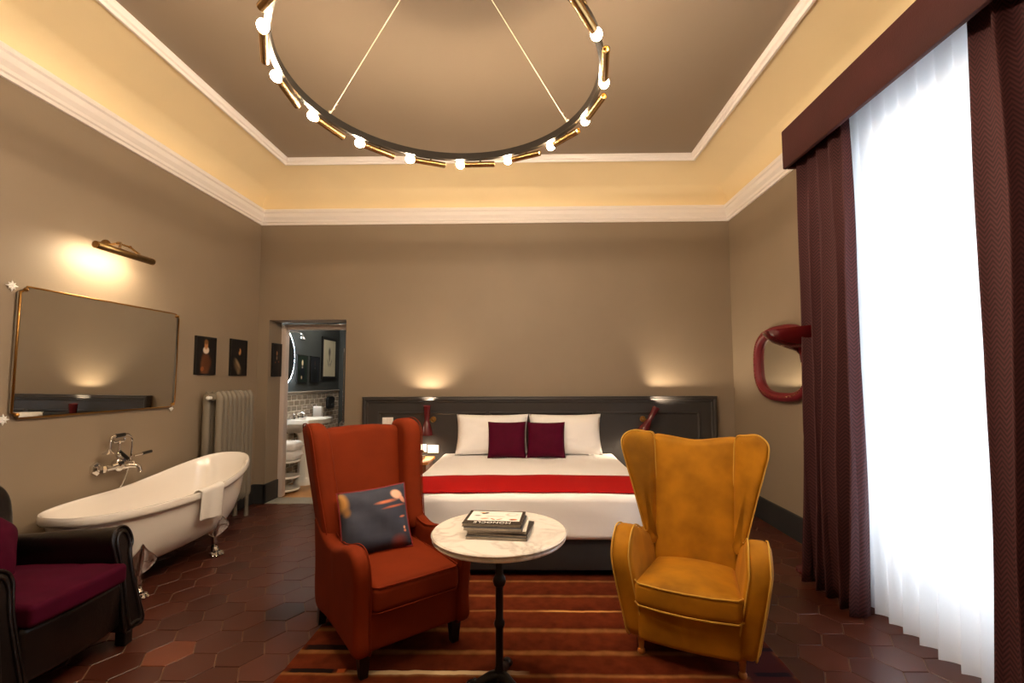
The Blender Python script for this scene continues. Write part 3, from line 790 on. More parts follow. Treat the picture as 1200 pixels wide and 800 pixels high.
# ---------------------------------------------------------------- yellow armchair
yc = thing('armchair', 'mustard yellow velvet armchair with rounded arms and curved wing back', 'armchair', (.894, 2.60, .014), radians(-24))
yb_ = crom([(-.215, .30), (-.225, .5), (-.235, .8), (-.245, .98), (-.24, 1.045), (-.15, 1.04), (0, 1.02), (.15, 1.04), (.24, 1.045), (.245, .98), (.235, .8), (.225, .5), (.215, .30), (0, .30)], 4)
fy = lambda p: Vector((p.x, p.y+.22*(p.z-.40)+.35*p.x*p.x*-1, p.z))
b = MB(); b.slab(yb_, .13, .27, .035, 5, 'xz', fy, puff=.012); part('backrest', b, YELLOW, yc, True, 50)
wy = crom([(.205, .42), (.262, .47), (.292, .58), (.335, .75), (.375, .90), (.398, 1.0), (.392, 1.055), (.35, 1.085), (.29, 1.075), (.235, 1.05), (.222, .9), (.212, .7), (.203, .5)], 4)
aw = crom([(-.29, .09), (-.335, .22), (-.362, .38), (-.362, .48), (-.325, .565), (-.25, .612), (-.16, .608), (-.06, .565), (.04, .52), (.15, .49), (.25, .47), (.30, .36), (.29, .20), (.26, .09), (.0, .085)], 4)
for sx in (-1, 1):
    fw = lambda p, sx=sx: Vector((p.x, p.y+.20*(p.z-.40)-.95*max(0, abs(p.x)-.20)+.02, p.z))
    b = MB(); b.slab([(sx*p.x, p.y) for p in wy], .10, .235, .038, 5, 'xz', fw); w_ = part('wing', b, YELLOW, yc, True, 50)
    b = MB(); b.tube([fw(Vector((sx*p.x, .125, p.y))) for p in wy], .004, 6, closed=True, up=(0, 1, 0)); part('piping', b, YPIPE, w_)
    fa = lambda p, sx=sx: Vector((p.x-sx*max(0, .5-p.z)*.17*(1.0)-sx*.06*max(0, p.y+.2), p.y, p.z))
    b = MB(); b.slab(aw, sx*.262 if sx > 0 else -.378, .378 if sx > 0 else -.262, .040, 6, 'yz', fa, puff=.006); a_ = part('arm', b, YELLOW, yc, True, 50)
    b = MB()
    for xx in (.276, .364): b.tube([fa(Vector((sx*xx, p.x, p.y))) for p in aw], .0042, 6, closed=True, up=(1, 0, 0))
    part('piping', b, YPIPE, a_)
b = MB(); b.rbox(-.252, .252, -.375, .20, .275, .395, .036, 4, cuts=12, fn=lambda v: Vector((v.x*(1-.16*(v.y+.375)/.575), v.y-.03*(1-(v.x/.25)**2)*(1 if v.y < 0 else 0), v.z+(.035*(1-(v.x/.25)**2)*(1-min(1, abs((v.y+.1)/.29))**2.5) if v.z > .335 else 0)-.05*(v.y+.375)/.575)))
s_ = part('seat_cushion', b, YELLOW, yc, True, 70)
b = MB()
for z in (.388, .282):
    b.tube([(-.235, .0, z-.035), (-.248, -.345, z), (-.225, -.377, z), (-.12, -.397, z), (0, -.404, z), (.12, -.397, z), (.225, -.377, z), (.248, -.345, z), (.235, .0, z-.035)], .0045, 6)
part('piping', b, YPIPE, s_)
b = MB(); b.rbox(-.262, .262, -.335, .30, .088, .30, .03, 3, cuts=8, fn=lambda v: Vector((v.x*(.92+.25*(v.z-.09)), v.y-.02*(1-(v.x/.27)**2)*(1 if v.y < 0 else 0), v.z))); part('seat_base', b, YELLOW, yc, True, 60)
for x, y in ((-.235, -.275), (.235, -.275), (-.21, .24), (.21, .24)):
    b = MB(); b.lathe([(0, 0), (.016, 0), (.02, .008), (.019, .018), (.013, .026), (.015, .05), (.021, .105), (0, .105)], 14, Matrix.Translation((x, y, 0))); part('leg', b, LIGHTWOOD, yc)

# ---------------------------------------------------------------- marble bistro table
tx, ty = -.147, 2.185
t = thing('bistro_table', 'round white marble bistro table on a black iron pedestal', 'table', (tx, ty, .014))
b = MB(); b.lathe([(0, .662), (.290, .662), (.306, .666), (.312, .674), (.310, .681), (.306, .684), (.314, .688), (.316, .694), (.310, .700), (0, .700)], 64); part('table_top', b, MARBLE, t, True, 30)
b = MB(); b.lathe([(0, .655), (.09, .655), (.09, .662), (0, .662)], 24)
b.lathe([(0, .02), (.036, .02), (.036, .04), (.026, .052), (.022, .07), (.0175, .09), (.0175, .255), (.022, .262), (.025, .275), (.022, .288), (.0175, .295), (.0175, .44), (.023, .447), (.027, .452), (.031, .468), (.028, .482), (.023, .49), (.0185, .50), (.0185, .64), (.03, .655), (0, .655)], 20)
part('column', b, IRON, t)
for k in range(3):
    a = radians(198+120*k)
    pts = crom([(.01, 0, .045), (.04, 0, .045), (.07, 0, .036), (.10, 0, .028), (.125, 0, .022)], 4, closed=False)
    b = MB(); b.tube(pts, [.026-.008*i/len(pts) for i in range(len(pts))], 10, up=(0, 1, 0))
    b.ball((.132, 0, .024), .023, 10, sc=(1.2, 1.15, 1)); b.ball((.115, 0, .040), .014, 8)
    for q in (-1, 0, 1): b.ball((.152, q*.014, .014), .012, 8)
    part('foot', b, IRON, t, True, 50, (0, 0, 0), (0, 0, a))

# magazines
ZT = .014+.700
def mag(w, d, h, z, x, y, rz, cover, label, spinecol=None, group='magazines on the marble table'):
    o = thing('magazine', label, 'magazine', (x, y, z), radians(rz), group)
    b = MB(); b.box(-w/2+.002, w/2-.003, -d/2+.002, d/2-.002, .001, h-.001); part('pages', b, PAPER, o, False)
    b = MB(); b.box(-w/2, w/2, -d/2, d/2, h-.001, h); b.box(-w/2, w/2, -d/2, d/2, 0, .001); b.box(w/2-.003, w/2, -d/2, d/2, .001, h-.001)
    part('cover', b, cover, o, False)
    return o
mx_, my_ = tx+.0, ty-.02
gl = lambda n, c: mat(n, c, .3)
SPN = paint('spines_colour', srgb(60, 60, 66), [('b', 0, 0, .2, .02, 0, srgb(230, 226, 220), .1)], .3, plane='xy')
mag(.275, .205, .012, ZT, mx_+.005, my_-.02, -6, gl('cover_grey', srgb(92, 88, 84)), 'grey magazine at the bottom of the stack on the marble table')
mag(.27, .21, .010, ZT+.012, mx_+.015, my_-.005, -9, gl('cover_dark', srgb(30, 28, 30)), 'dark magazine second from the bottom of the stack')
mag(.265, .21, .011, ZT+.022, mx_+.002, my_+.005, -4, gl('cover_cream', srgb(224, 214, 200)), 'cream covered magazine in the middle of the stack')
mag(.265, .21, .013, ZT+.033, mx_-.012, my_+.0, -6, gl('cover_slate', srgb(70, 72, 80)), 'slate covered magazine directly under the top one')
MW, MD = .27, .205
COVER = paint('magazine_cover', srgb(34, 28, 26), [
    ('b', 0, .018, .122, .074, 0, srgb(236, 230, 222), .02), ('e', -.055, .06, .022, .014, 30, srgb(34, 34, 38), .3), ('e', -.07, .068, .018, .008, 0, srgb(222, 140, 70), .5),
    ('e', .075, .045, .035, .03, 0, srgb(196, 186, 176), .4), ('e', .078, .047, .025, .022, 0, srgb(234, 228, 220), .4),
    ('e', -.085, .02, .020, .012, 0, srgb(150, 146, 146), .5), ('e', -.045, -.022, .024, .008, 12, srgb(206, 108, 52), .4), ('e', -.005, -.03, .018, .006, -40, srgb(190, 96, 48), .4),
    ('e', .025, -.03, .02, .006, 35, srgb(190, 96, 48), .4), ('e', .09, -.03, .022, .013, 0, srgb(196, 92, 40), .3), ('e', .085, -.035, .012, .008, 0, srgb(40, 26, 22), .4),
    ('b', .0, .012, .05, .004, 0, srgb(170, 166, 162), .3)], .25, plane='xy')
top = mag(MW, MD, .014, ZT+.046, mx_-.02, my_+.012, -5, COVER, 'top magazine of the stack with black cover and white picture')
def lettering(body, size, m, parent, loc, rot, extr=.0004):
    cu = bpy.data.curves.new('txt', 'FONT'); cu.body = body; cu.size = size; cu.align_x = 'CENTER'; cu.align_y = 'CENTER'; cu.extrude = extr; cu.space_character = 1.05
    ob = bpy.data.objects.new('txt', cu); COL.objects.link(ob)
    dg = bpy.context.evaluated_depsgraph_get(); dg.update()
    me = bpy.data.meshes.new_from_object(ob.evaluated_get(dg)); bpy.data.objects.remove(ob)
    me.materials.clear(); me.materials.append(m)
    return put('title_lettering', me, parent, loc, rot)
lettering('MONOCLE', .034, WHITEPL, top, (0.0, -.079, .0146), (0, 0, pi))

# ---------------------------------------------------------------- bathtub
TXC, TY0, TY1 = -2.79, 2.68, 4.27
TYC = (TY0+TY1)/2; HL = (TY1-TY0)/2; HW = .365
def rimz(y):
    s = (y-TYC)/HL
    return .585+.012*max(0, -s)**2+.155*max(0, (s+.08)/1.08)**1.7
def tub(prof, n=72):
    """prof: (scale across, scale along, fraction of height 0..1 or absolute offset from rim)"""
    mb = MB()
    def fn(u, v):
        k = min(len(prof)-1, int(round(v*(len(prof)-1)))); sx, sy, kind, h = prof[k]
        a = 2*pi*u; ca, sa = cos(a), sin(a)
        e = 2/2.5
        x = HW*sx*math.copysign(abs(ca)**e, ca); y0 = math.copysign(abs(sa)**e, sa)
        y = TYC+HL*sy*y0
        zr = rimz(TYC+HL*y0)
        if kind == 'r': z = zr+h
        else: z = .155+(zr-.155)*h
        return Vector((TXC+x, y, z))
    mb.grid(fn, n, len(prof)-1, cu=True)
    return mb
out_p = [(.945, .975, 'r', .006), (.965, .985, 'r', .012), (.985, .993, 'r', .012), (1.0, 1.0, 'r', .0), (1.0, 1.0, 'r', -.026), (.985, .993, 'r', -.042), (.95, .977, 'r', -.047), (.925, .962, 'r', -.044),
         (.90, .945, 'f', .80), (.86, .915, 'f', .55), (.78, .86, 'f', .32), (.66, .78, 'f', .14), (.48, .68, 'f', .04), (.25, .5, 'f', .0), (0, 0, 'f', -.005)]
in_p = [(.945, .975, 'r', .006), (.93, .967, 'r', -.006), (.90, .945, 'r', -.03), (.87, .925, 'f', .78), (.82, .885, 'f', .55), (.73, .81, 'f', .33), (.60, .72, 'f', .16), (.42, .6, 'f', .085), (.2, .4, 'f', .07), (0, 0, 'f', .068)]
tb_ = thing('bathtub', 'white freestanding slipper bathtub with silver claw feet along the left wall', 'bathtub', (0, 0, 0))
bs = MB(); q = tub(out_p); bs.add(q.v, q.f); q = tub(in_p); bs.add(q.v, q.f)
part('basin', bs, ENAMEL, tb_, True, 60)
def claw(x, y, rz):
    b = MB()
    M = Matrix.Translation((x, y, 0)) @ Matrix.Rotation(rz, 4, 'Z') @ Matrix.Diagonal((1.05, 1.35, 1, 1))
    # leafy shield against the shell, ankle and paw; local +x points outwards
    shield = crom([(-.055, .20), (-.062, .24), (-.045, .275), (-.03, .30), (-.012, .33), (0, .36), (.014, .33), (.03, .30), (.048, .275), (.062, .235), (.05, .195), (.03, .16), (0, .14), (-.03, .16)], 3)
    b.slab(shield, -.012, .012, .008, 2, 'yz', lambda p: Vector((p.x+.062+.27*(p.z-.14)-.012*cos(p.y*40), p.y, p.z)), M)
    for s in (-1, 1):
        b.tube([M @ Vector((.055, s*.012, .16)), M @ Vector((.075, s*.03, .23)), M @ Vector((.085, s*.045, .275))], [.010, .012, .006], 8)
    b.tube([M @ Vector((.075, 0, .15)), M @ Vector((.098, 0, .25)), M @ Vector((.115, 0, .335))], [.012, .014, .007], 8)
    b.tube([M @ Vector(p) for p in crom([(.02, 0, .21), (.045, 0, .16), (.052, 0, .11), (.055, 0, .06), (.07, 0, .03)], 4, False)], [.04, .036, .031, .027, .025, .023, .022, .022, .022, .022, .023, .025, .027, .028, .028, .029, .03], 12)
    for q in (-1.4, -.5, .5, 1.4):
        b.ball((.098-.006*abs(q), q*.017, .022), .017, 8, M, (1.5, .75, 1)); b.ball((.122-.008*abs(q), q*.019, .014), .012, 8, M, (1.3, .8, 1))
    b.ball((.065, 0, .02), .032, 10, M, (1.1, 1.1, .62))
    return b
for y in (3.06, 3.79):
    part('claw_foot', claw(TXC+.165, y, radians(-34)), CHROME, tb_, True, 50)
    part('claw_foot', claw(TXC-.165, y, radians(192)), CHROME, tb_, True, 50)
b = MB(); M = Matrix.Translation((TXC+.10, TY0+.062, .505)) @ Matrix.Rotation(pi/2, 4, 'X')
b.lathe([(0, -.012), (.022, -.012), (.024, 0), (.024, .03), (.018, .036), (0, .036)], 18, M); b.tube([M @ Vector((0, 0, .0)), M @ Vector((0, -.3, -.01))], .012, 8)
part('overflow', b, CHROME, tb_)
# towel hung over the rim
def towfn(u, v):
    y = 3.36+.235*u
    s = v*.42-.12      # along the fall; s<0 inside
    e = 2/2.5; sy = max(-1, min(1, (y-TYC)/HL)); ca = (1-abs(sy)**2.5)**(1/2.5)
    xo = TXC+HW*ca; zr = rimz(y)
    # path over the rim: inner wall, over the roll, outside
    if s < 0: return Vector((xo-.042+.35*s, y, zr+.014+s*.9))
    L1 = .055
    if s < L1:
        f = s/L1; return Vector((xo-.042+.058*f, y+.002*sin(u*20), zr+.016+.012*sin(f*pi)-.004*f))
    d = s-L1; k = .010*sin(u*9+1)*d*3
    return Vector((xo+.016-.03*d+k, y+.03*d*(u-.2)-.05*d, zr+.012-d*(.98-.16*(1-u))))
b = MB(); b.grid(towfn, 18, 34); tw = part('towel', b, TOWEL, None, True, 80); tag(tw, 'white hand towel hung over the rim of the bathtub', 'towel')
m_ = tw.modifiers.new('t', 'SOLIDIFY'); m_.thickness = .008; m_.offset = 0

# bath tap on the wall
ft = thing('bath_tap', 'chrome wall mounted bath mixer with hand shower above the bathtub', 'tap', (XL, 3.455, .80), 0); ft.scale = (.85, .80, .95)
# local: +x into room, +y to the far end, z up
b = MB(); MX = Matrix.Rotation(pi/2, 4, 'Y')
for y in (-.16, .12):
    b.lathe([(0, 0), (.05, 0), (.055, .014), (.05, .03), (.024, .036), (.02, .10), (0, .10)], 6, Matrix.Translation((0, y, -.03)) @ MX)
b.tube([(.09, -.17, -.03), (.09, .13, -.03)], .025, 12); b.ball((.09, -.02, -.02), .054, 12); b.ball((.09, -.17, -.03), .035, 8); b.ball((.09, .13, -.03), .03, 8)
part('mixer_body', b, CHROME, ft)
b = MB(); b.tube(crom([(.10, .02, -.04), (.15, .05, -.035), (.20, .07, -.045), (.215, .075, -.085)], 4, False), [.022, .021, .02, .019, .018, .017, .017, .017, .017, .017, .017, .018, .02], 10); part('spout', b, CHROME, ft)
b = MB(); b.tube([(.09, -.02, 0), (.09, -.02, .17)], [.012, .010], 10); b.ball((.09, -.02, .06), .024, 10); b.ball((.09, -.02, .16), .017, 8)
b.tube([(.09, -.08, .185), (.09, -.075, .165), (.09, .03, .165), (.09, .035, .19)], .008, 8); part('cradle', b, CHROME, ft)
b = MB(); b.tube(crom([(.10, -.125, .12), (.095, -.115, .18), (.09, -.08, .21), (.09, .06, .215), (.09, .08, .205)], 4, False), .011, 10); b.lathe([(0, .035), (.012, .035), (.02, .02), (.05, .004), (.052, 0), (0, 0)], 18, Matrix.Translation((.11, -.14, .085))); part('shower_head', b, CHROME, ft)
b = MB(); b.tube([(.09, -.055, .213), (.09, .035, .216)], [.017, .016], 12); part('grip', b, BLACKWOOD, ft)
b = MB(); b.tube(crom([(.09, .08, .205), (.085, .125, .17), (.08, .13, .05), (.07, .11, -.08), (.06, .06, -.20), (.05, .0, -.28)], 5, False), .0075, 8); part('hose', b, CHROME, ft)
b = MB(); b.tube([(.10, -.02, .085), (.12, .05, .02)], .015, 10); part('diverter_lever', b, BLACKWOOD, ft)
for y0, y1, z in ((.13, .30, .035), (-.10, -.02, -.01)):
    b = MB(); b.tube([(.11, y0, z), (.125, y0+(y1-y0)*.45, z+.006)], .010, 8); l_ = part('lever', b, CHROME, ft)
    b = MB(); b.tube([(.125, y0+(y1-y0)*.45, z+.006), (.135, y1, z+.012)], .013, 8); part('lever_grip', b, BLACKWOOD, l_)

# ---------------------------------------------------------------- brown leather club chair
bc = thing('club_chair', 'dark brown leather club chair with burgundy velvet seat in the lower left', 'armchair', (-2.545, 2.215, 0), radians(90)); bc.scale = (.87, 1, 1)
FY = -.40
def frontarm(sx):   # outline of the arm seen from the front (x,z)
    p = [(.275, .10), (.28, .30), (.283, .42), (.275, .50), (.268, .555), (.285, .60), (.33, .62), (.375, .61), (.402, .57), (.405, .52), (.385, .48), (.38, .36), (.395, .22), (.405, .10), (.34, .095)]
    return crom([(sx*a, c) for a, c in p], 4)
for sx in (-1, 1):
    rk = lambda p: Vector((p.x, p.y+.20*max(0, p.z-.12)*(1-min(1, max(0, (p.y-FY)/.6))), p.z))
    fa = lambda p: rk(Vector((p.x, p.y, p.z-.07*max(0, p.y-FY-.05)*(1 if p.z > .3 else 0))))
    b = MB(); b.slab(frontarm(sx), FY, .36, .022, 4, 'xz', fa); a_ = part('arm', b, LEATHER, bc, True, 50)
    b = MB(); b.tube([rk(Vector((p[0]*1.0, FY+.004, p[1]))) for p in frontarm(sx)], .008, 8, closed=True, up=(0, 1, 0))
    inn = [rk(Vector((sx*.338+(p[0]-sx*.338)*.62, FY-.002, .36+(p[1]-.36)*.90))) for p in frontarm(sx)]
    b.tube(inn, .009, 8, closed=True, up=(0, 1, 0)); part('front_scroll', b, LEATHER, a_)
    for y in (FY+.06, .32):
        b = MB(); b.rbox(sx*.345-.028, sx*.345+.028, y-.03, y+.03, .0, .105, .005, 1); part('leg', b, BLACKWOOD, bc)
bp_ = crom([(-.34, .12), (-.345, .5), (-.36, .7), (-.335, .82), (-.24, .885), (0, .905), (.24, .885), (.335, .82), (.36, .7), (.345, .5), (.34, .12)], 4)
b = MB(); b.slab(bp_, .24, .41, .06, 5, 'xz', lambda p: Vector((p.x, p.y+.16*(p.z-.35), p.z)), puff=.01); part('backrest', b, LEATHER, bc, True, 50)
b = MB(); b.rbox(-.28, .28, FY+.03, .30, .115, .36, .03, 3, cuts=8, fn=lambda v: Vector((v.x, v.y-(.025*(1-(v.x/.28)**2) if v.y < 0 else 0), v.z))); part('seat_base', b, LEATHER, bc, True, 60)
b = MB(); b.rbox(-.272, .272, FY-.005, .25, .355, .455, .026, 4, cuts=12, fn=lambda v: Vector((v.x, v.y-.01*(1-(v.x/.27)**2), v.z-.02*(v.y+.4)+(.02*(1-(v.x/.27)**2)*(1-min(1, abs((v.y+.08)/.33))**2)+.006*nz(v.x*9, v.y*9) if v.z > .41 else 0)))); part('seat_cushion', b, BURG, bc, True, 70)
Mb = Matrix.Translation((-2.545, 2.215, 0)) @ Matrix.Rotation(radians(90), 4, 'Z')
cl = Mb @ Vector((-.12, .04, .515))
cushion('cushion', .44, .40, .15, BURG, cl, radians(-38), radians(86), 'burgundy velvet cushion leaning in the brown leather chair', 'cushion', None, 21, None, .04, ry=radians(40))

# ---------------------------------------------------------------- radiator
rd_ = thing('radiator', 'tall taupe cast iron column radiator in the left corner', 'radiator', (XL+.15, 4.315, .19))
sec = MB()
for x in (-.062, .062):
    pts = crom([(x*.55, 0, .02), (x, 0, .06), (x, 0, .14), (x, 0, .55), (x, 0, .98), (x, 0, 1.06), (x*.55, 0, 1.105)], 3, False)
    sec.tube(pts, .035, 12, up=(1, 0, 0), sx=.80)
for z in (.05, 1.065): sec.tube([(-.05, 0, z), (.05, 0, z)], .036, 12, up=(0, 0, 1), sx=.98)
for z in (.055, 1.06): sec.tube([(0, -.034, z), (0, .034, z)], .026, 12)
sme = sec.mesh('section', RADI, True, 50)
for k in range(8): put('section', sme, rd_, (0, .036+.068*k, 0))
for y in (.036, .036+.068*7):
    for x in (-.06, .06):
        b = MB(); b.lathe([(0, -.19), (.024, -.19), (.018, -.1), (.02, .03), (0, .03)], 10, Matrix.Translation((x, y, 0))); part('foot', b, RADI, rd_)
for y, s in ((-.0, -1), (.036+.068*7+.036, 1)):
    b = MB(); b.tube([(.0, y, 1.06), (.0, y+s*.02, 1.06)], .016, 10); b.ball((.0, y+s*.035, 1.06), .021, 10); part('valve_knob', b, WHITEPL, rd_)

# ---------------------------------------------------------------- mirror and picture light on the left wall
mr = thing('wall_mirror', 'large wide mirror with thin gold frame above the bathtub', 'mirror', (XL, 3.388, 1.60), 0)
mr.rotation_euler = (0, radians(1.0), pi/2+pi)    # local x along +Y? set below
mr.rotation_euler = (radians(.5), 0, radians(90))           # local x -> world +Y, local -y -> world +X
hw_, hh_ = .64, .412; nt_ = .035
def notched(w, h, n):
    o = []
    for k, (sx, sz) in enumerate(((1, 1), (-1, 1), (-1, -1), (1, -1))):
        a0 = (-pi/2, 0, pi/2, pi)[k]
        # concave quarter circle centred on the corner, swept clockwise so that the outline stays counter-clockwise
        a0 = (1.5*pi, 2*pi, 2.5*pi, 3*pi)[k]
        o += [(sx*w+n*cos(a0-j/6*pi/2), sz*h+n*sin(a0-j/6*pi/2)) for j in range(7)]
    return o
outl = notched(hw_, hh_, nt_)
b = MB(); b.slab(outl, -.030, -.004, .003, 1, 'xz'); part('glass', b, MIRROR, mr, False)
b = MB(); b.tube([(p[0], -.028, p[1]) for p in outl], .0065, 8, closed=True, up=(0, 1, 0), sx=1.0); part('gold_frame', b, GOLD, mr, True, 60)
for sx, sz in ((-1, 1), (-1, -1), (1, 1), (1, -1)):
    b = MB(); b.ball((sx*(hw_-.022), -.036, sz*(hh_-.022)), .014, 8); part('corner_clip', b, GOLD, mr)
def star(loc, r, label):  # eight tapering white points around a small white ball
    o = thing('star_detail', label, 'detail', loc, radians(90), 'white star ornaments at the mirror corners')
    b = MB()
    for k in range(8):
        a = k*pi/4; L = r*(1 if k % 2 == 0 else .8)
        b.tube([(0, -.012, 0), (L*.35*cos(a), -.012, L*.35*sin(a)), (L*cos(a), -.012, L*sin(a))], [.004, .009, .0008], 6, up=(0, 1, 0))
    part('points', b, WHITEPL, o, True, 50); b = MB(); b.ball((0, -.014, 0), .009, 8); part('centre', b, WHITEPL, o)
star((XL, 2.716, 2.005), .036, 'small white star ornament at the upper left corner of the gold mirror')
star((XL, 2.715, 1.185), .036, 'small white star ornament at the lower left corner of the gold mirror')
star((XL, 4.01, 1.17), .026, 'small white star ornament at the lower right corner of the gold mirror')
pcl = thing('picture_light', 'brass picture light on the wall above the gold mirror', 'wall lamp', (XL, 3.42, 2.44), 0)
PLM = mat('aged_brass', srgb(150, 122, 82), .35, metal=1)
Mt = Matrix.Translation((.185, -.12, -.095)) @ Matrix.Rotation(radians(0), 4, 'Y')
vs = MB()
def plprof(u, v):
    a = radians(-95+230*v); r = .026
    return Vector((.185+r*cos(a)*1.0, -.24+.47*u-.12, -.075+r*sin(a)))
vs.grid(plprof, 1, 16); po = part('lamp_hood', vs, PLM, pcl, True, 60)
mm_ = po.modifiers.new('t', 'SOLIDIFY'); mm_.thickness = .003
for y in (-.36, .11):
    b = MB(); b.lathe([(0, 0), (.026, 0), (.026, .006), (0, .008)], 16, Matrix.Translation((.185, y, -.075)) @ Matrix.Rotation(pi/2 if y < 0 else -pi/2, 4, 'X')); part('end_cap', b, BRASS, pcl)
b = MB(); b.tube([(0, -.10, 0), (.012, -.10, 0)], .04, 16); b.tube([(.01, -.10, 0), (.12, -.10, .015), (.175, -.17, -.052)], .008, 8); b.tube([(.10, -.10, .012), (.10, .0, .012), (.17, .03, -.052)], .008, 8); b.ball((.10, -.10, .012), .014, 8); b.ball((.10, 0, .012), .013, 8)
part('bracket', b, BRASS, pcl)
b = MB(); b.tube([(.180, -.32, -.078), (.180, .07, -.078)], .008, 8); part('bulb', b, emission('strip_glow', (1, .82, .58), 3), pcl)
L = bpy.data.lights.new('picture_light_strip', 'AREA'); L.shape = 'RECTANGLE'; L.size = .40; L.size_y = .02; L.energy = 2.3; L.color = (1, .80, .54)
lo = bpy.data.objects.new('picture_light_strip', L); COL.objects.link(lo); lo.parent = pcl; lo.location = (.172, -.125, -.080)
d = Vector((-.50, 0, -.86)).normalized(); zax = -d; xax = Vector((0, 1, 0)); yax = zax.cross(xax)
lo.rotation_euler = Matrix((xax, yax, zax)).transposed().to_euler()

# ---------------------------------------------------------------- small portraits
def portrait(name, label, w, h, loc, rz, m, fr=.012, framem=None, depth=.018, cat='picture', group=None, matw=0):
    o = thing(name, label, cat, loc, rz, group)
    b = MB(); frame(b, -w/2, w/2, -h/2, h/2, [(0, 0), (0, depth), (fr*.5, depth+.002), (fr, depth), (fr, depth-.006)], 0.0); part('frame', b, framem or BLACKFR, o, False)
    b = MB(); b.box(-w/2+fr*.6, w/2-fr*.6, -depth+.005, -.001, -h/2+fr*.6, h/2-fr*.6); part('painting', b, m, o, False)
    return o
skin = srgb(186, 128, 78); dk = srgb(22, 17, 14)
P1 = paint('portrait_ruff', dk, [('e', -.01, -.10, .075, .16, 0, srgb(96, 54, 26), .5), ('e', .02, -.06, .07, .09, 15, srgb(84, 46, 22), .6), ('e', .0, .055, .048, .040, 0, srgb(216, 202, 186), .3), ('e', .0, .105, .03, .052, 0, skin, .4), ('e', .0, .135, .036, .03, 0, srgb(120, 78, 36), .5), ('e', -.045, -.13, .026, .03, -30, srgb(150, 84, 40), .4)], .45)
P2 = paint('portrait_profile', dk, [('e', -.02, -.10, .06, .12, 35, srgb(104, 84, 62), .7), ('e', -.01, -.07, .09, .025, -50, srgb(150, 126, 96), .8), ('e', .015, .065, .026, .045, 0, skin, .45), ('e', -.003, .085, .022, .04, 0, srgb(40, 26, 18), .5), ('e', .0, -.15, .03, .05, 0, srgb(120, 98, 66), .8)], .45)
P3 = paint('portrait_dark_coat', dk, [('e', 0, .08, .018, .032, 0, skin, .4), ('e', 0, .025, .014, .03, 0, srgb(170, 140, 110), .5), ('e', -.03, -.03, .012, .012, 0, srgb(150, 84, 50), .5), ('e', .04, -.02, .012, .012, 0, srgb(150, 84, 50), .5)], .45)
portrait('portrait_picture', 'small dark portrait of a figure with white ruff collar on the left wall', .285, .375, (XL, 4.415, 1.66), radians(90), P1, group='small portraits')
portrait('portrait_picture', 'small dark portrait of a figure in profile with draped shoulder above the radiator', .285, .395, (XL, 4.92, 1.665), radians(90), P2, group='small portraits')
portrait('portrait_picture', 'small dark portrait hung inside the doorway reveal', .20, .40, (DX0, 5.44, 1.66), radians(90), P3, group='small portraits')

# ---------------------------------------------------------------- right side: round mirror and floor lamp
wm = thing('wall_mirror', 'rounded mirror in a padded maroon studded frame beside the drape', 'mirror', (XR, 4.22, 1.555), radians(-90))
def sup(w, h, e, n=56): return [(w*math.copysign(abs(cos(2*pi*k/n))**(2/e), cos(2*pi*k/n)), h*math.copysign(abs(sin(2*pi*k/n))**(2/e), sin(2*pi*k/n))) for k in range(n)]
o_ = sup(.43, .31, 2.9)
b = MB(); b.tube([(p[0], -.03, p[1]) for p in o_], .042, 14, closed=True, up=(0, 1, 0)); part('padded_frame', b, MAROONV, wm, True, 60)
b = MB(); b.slab(sup(.43, .31, 2.9), -.022, -.002, .002, 1, 'xz'); part('glass', b, MIRROR, wm, False)
b = MB()
for p in sup(.425, .305, 2.9, 64): b.ball((p[0], -.071, p[1]), .006, 6)
q = part('studs', b, BRASS, wm); q['kind'] = 'stuff'
fl = thing('floor_lamp', 'maroon floor lamp with wide flared bowl shade half behind the drape', 'floor lamp', (2.07, 3.46, 0))
b = MB(); b.lathe([(0, 0), (.11, 0), (.115, .008), (.11, .018), (.03, .03), (.02, .05), (0, .05)], 32); part('base', b, MAROON, fl)
b = MB(); b.lathe([(0, .04), (.011, .04), (.011, 1.54), (0, 1.54)], 12); part('pole', b, BRASS, fl)
b = MB(); b.lathe([(.0, 1.50), (.022, 1.50), (.026, 1.52), (.022, 1.545), (.0, 1.55)], 16); part('collar', b, GOLD, fl)
b = MB(); b.lathe([(0, 1.54), (.028, 1.54), (.03, 1.60), (.05, 1.63), (.12, 1.665), (.20, 1.71), (.247, 1.765), (.262, 1.80), (.258, 1.80), (.24, 1.77), (.19, 1.72), (.11, 1.675), (.04, 1.645), (0, 1.64)], 40, Matrix.Translation((0, 0, 1.54)) @ Matrix.Rotation(radians(-5), 4, 'Y') @ Matrix.Translation((0, 0, -1.54))); part('lamp_shade', b, MAROON, fl, True, 50)

# ---------------------------------------------------------------- bathroom beyond the doorway
BXL, BXR, BYB, BZ = -3.30, -1.5, 7.80, 2.75
BY0 = DY
b = MB(); b.box(BXL-.1, BXL, BY0, BYB, 0, BZ); wbl = struct('wall_bathroom_left', b, BATHWALL)
b = MB(); b.box(BXL-.1, BXR+.1, BYB, BYB+.1, 0, BZ); struct('wall_bathroom_back', b, BATHWALL)
b = MB(); b.box(BXR, BXR+.1, BY0, BYB, 0, BZ); struct('wall_bathroom_right', b, BATHWALL)
b = MB(); b.box(BXL-.1, BXR+.1, BY0, BYB+.1, BZ, BZ+.1); struct('ceiling_bathroom', b, mat('bathroom_ceiling', srgb(200, 196, 190), .7))
b = MB(); b.box(BXL-.1, BXR+.1, DY-.02, BYB+.1, -.06, .0); struct('floor_bathroom', b, WOODFLOOR)
b = MB(); b.box(DX0, DX1, YB, DY-.02, -.05, .004); struct('floor_threshold', b, STONE, label='grey stone threshold')
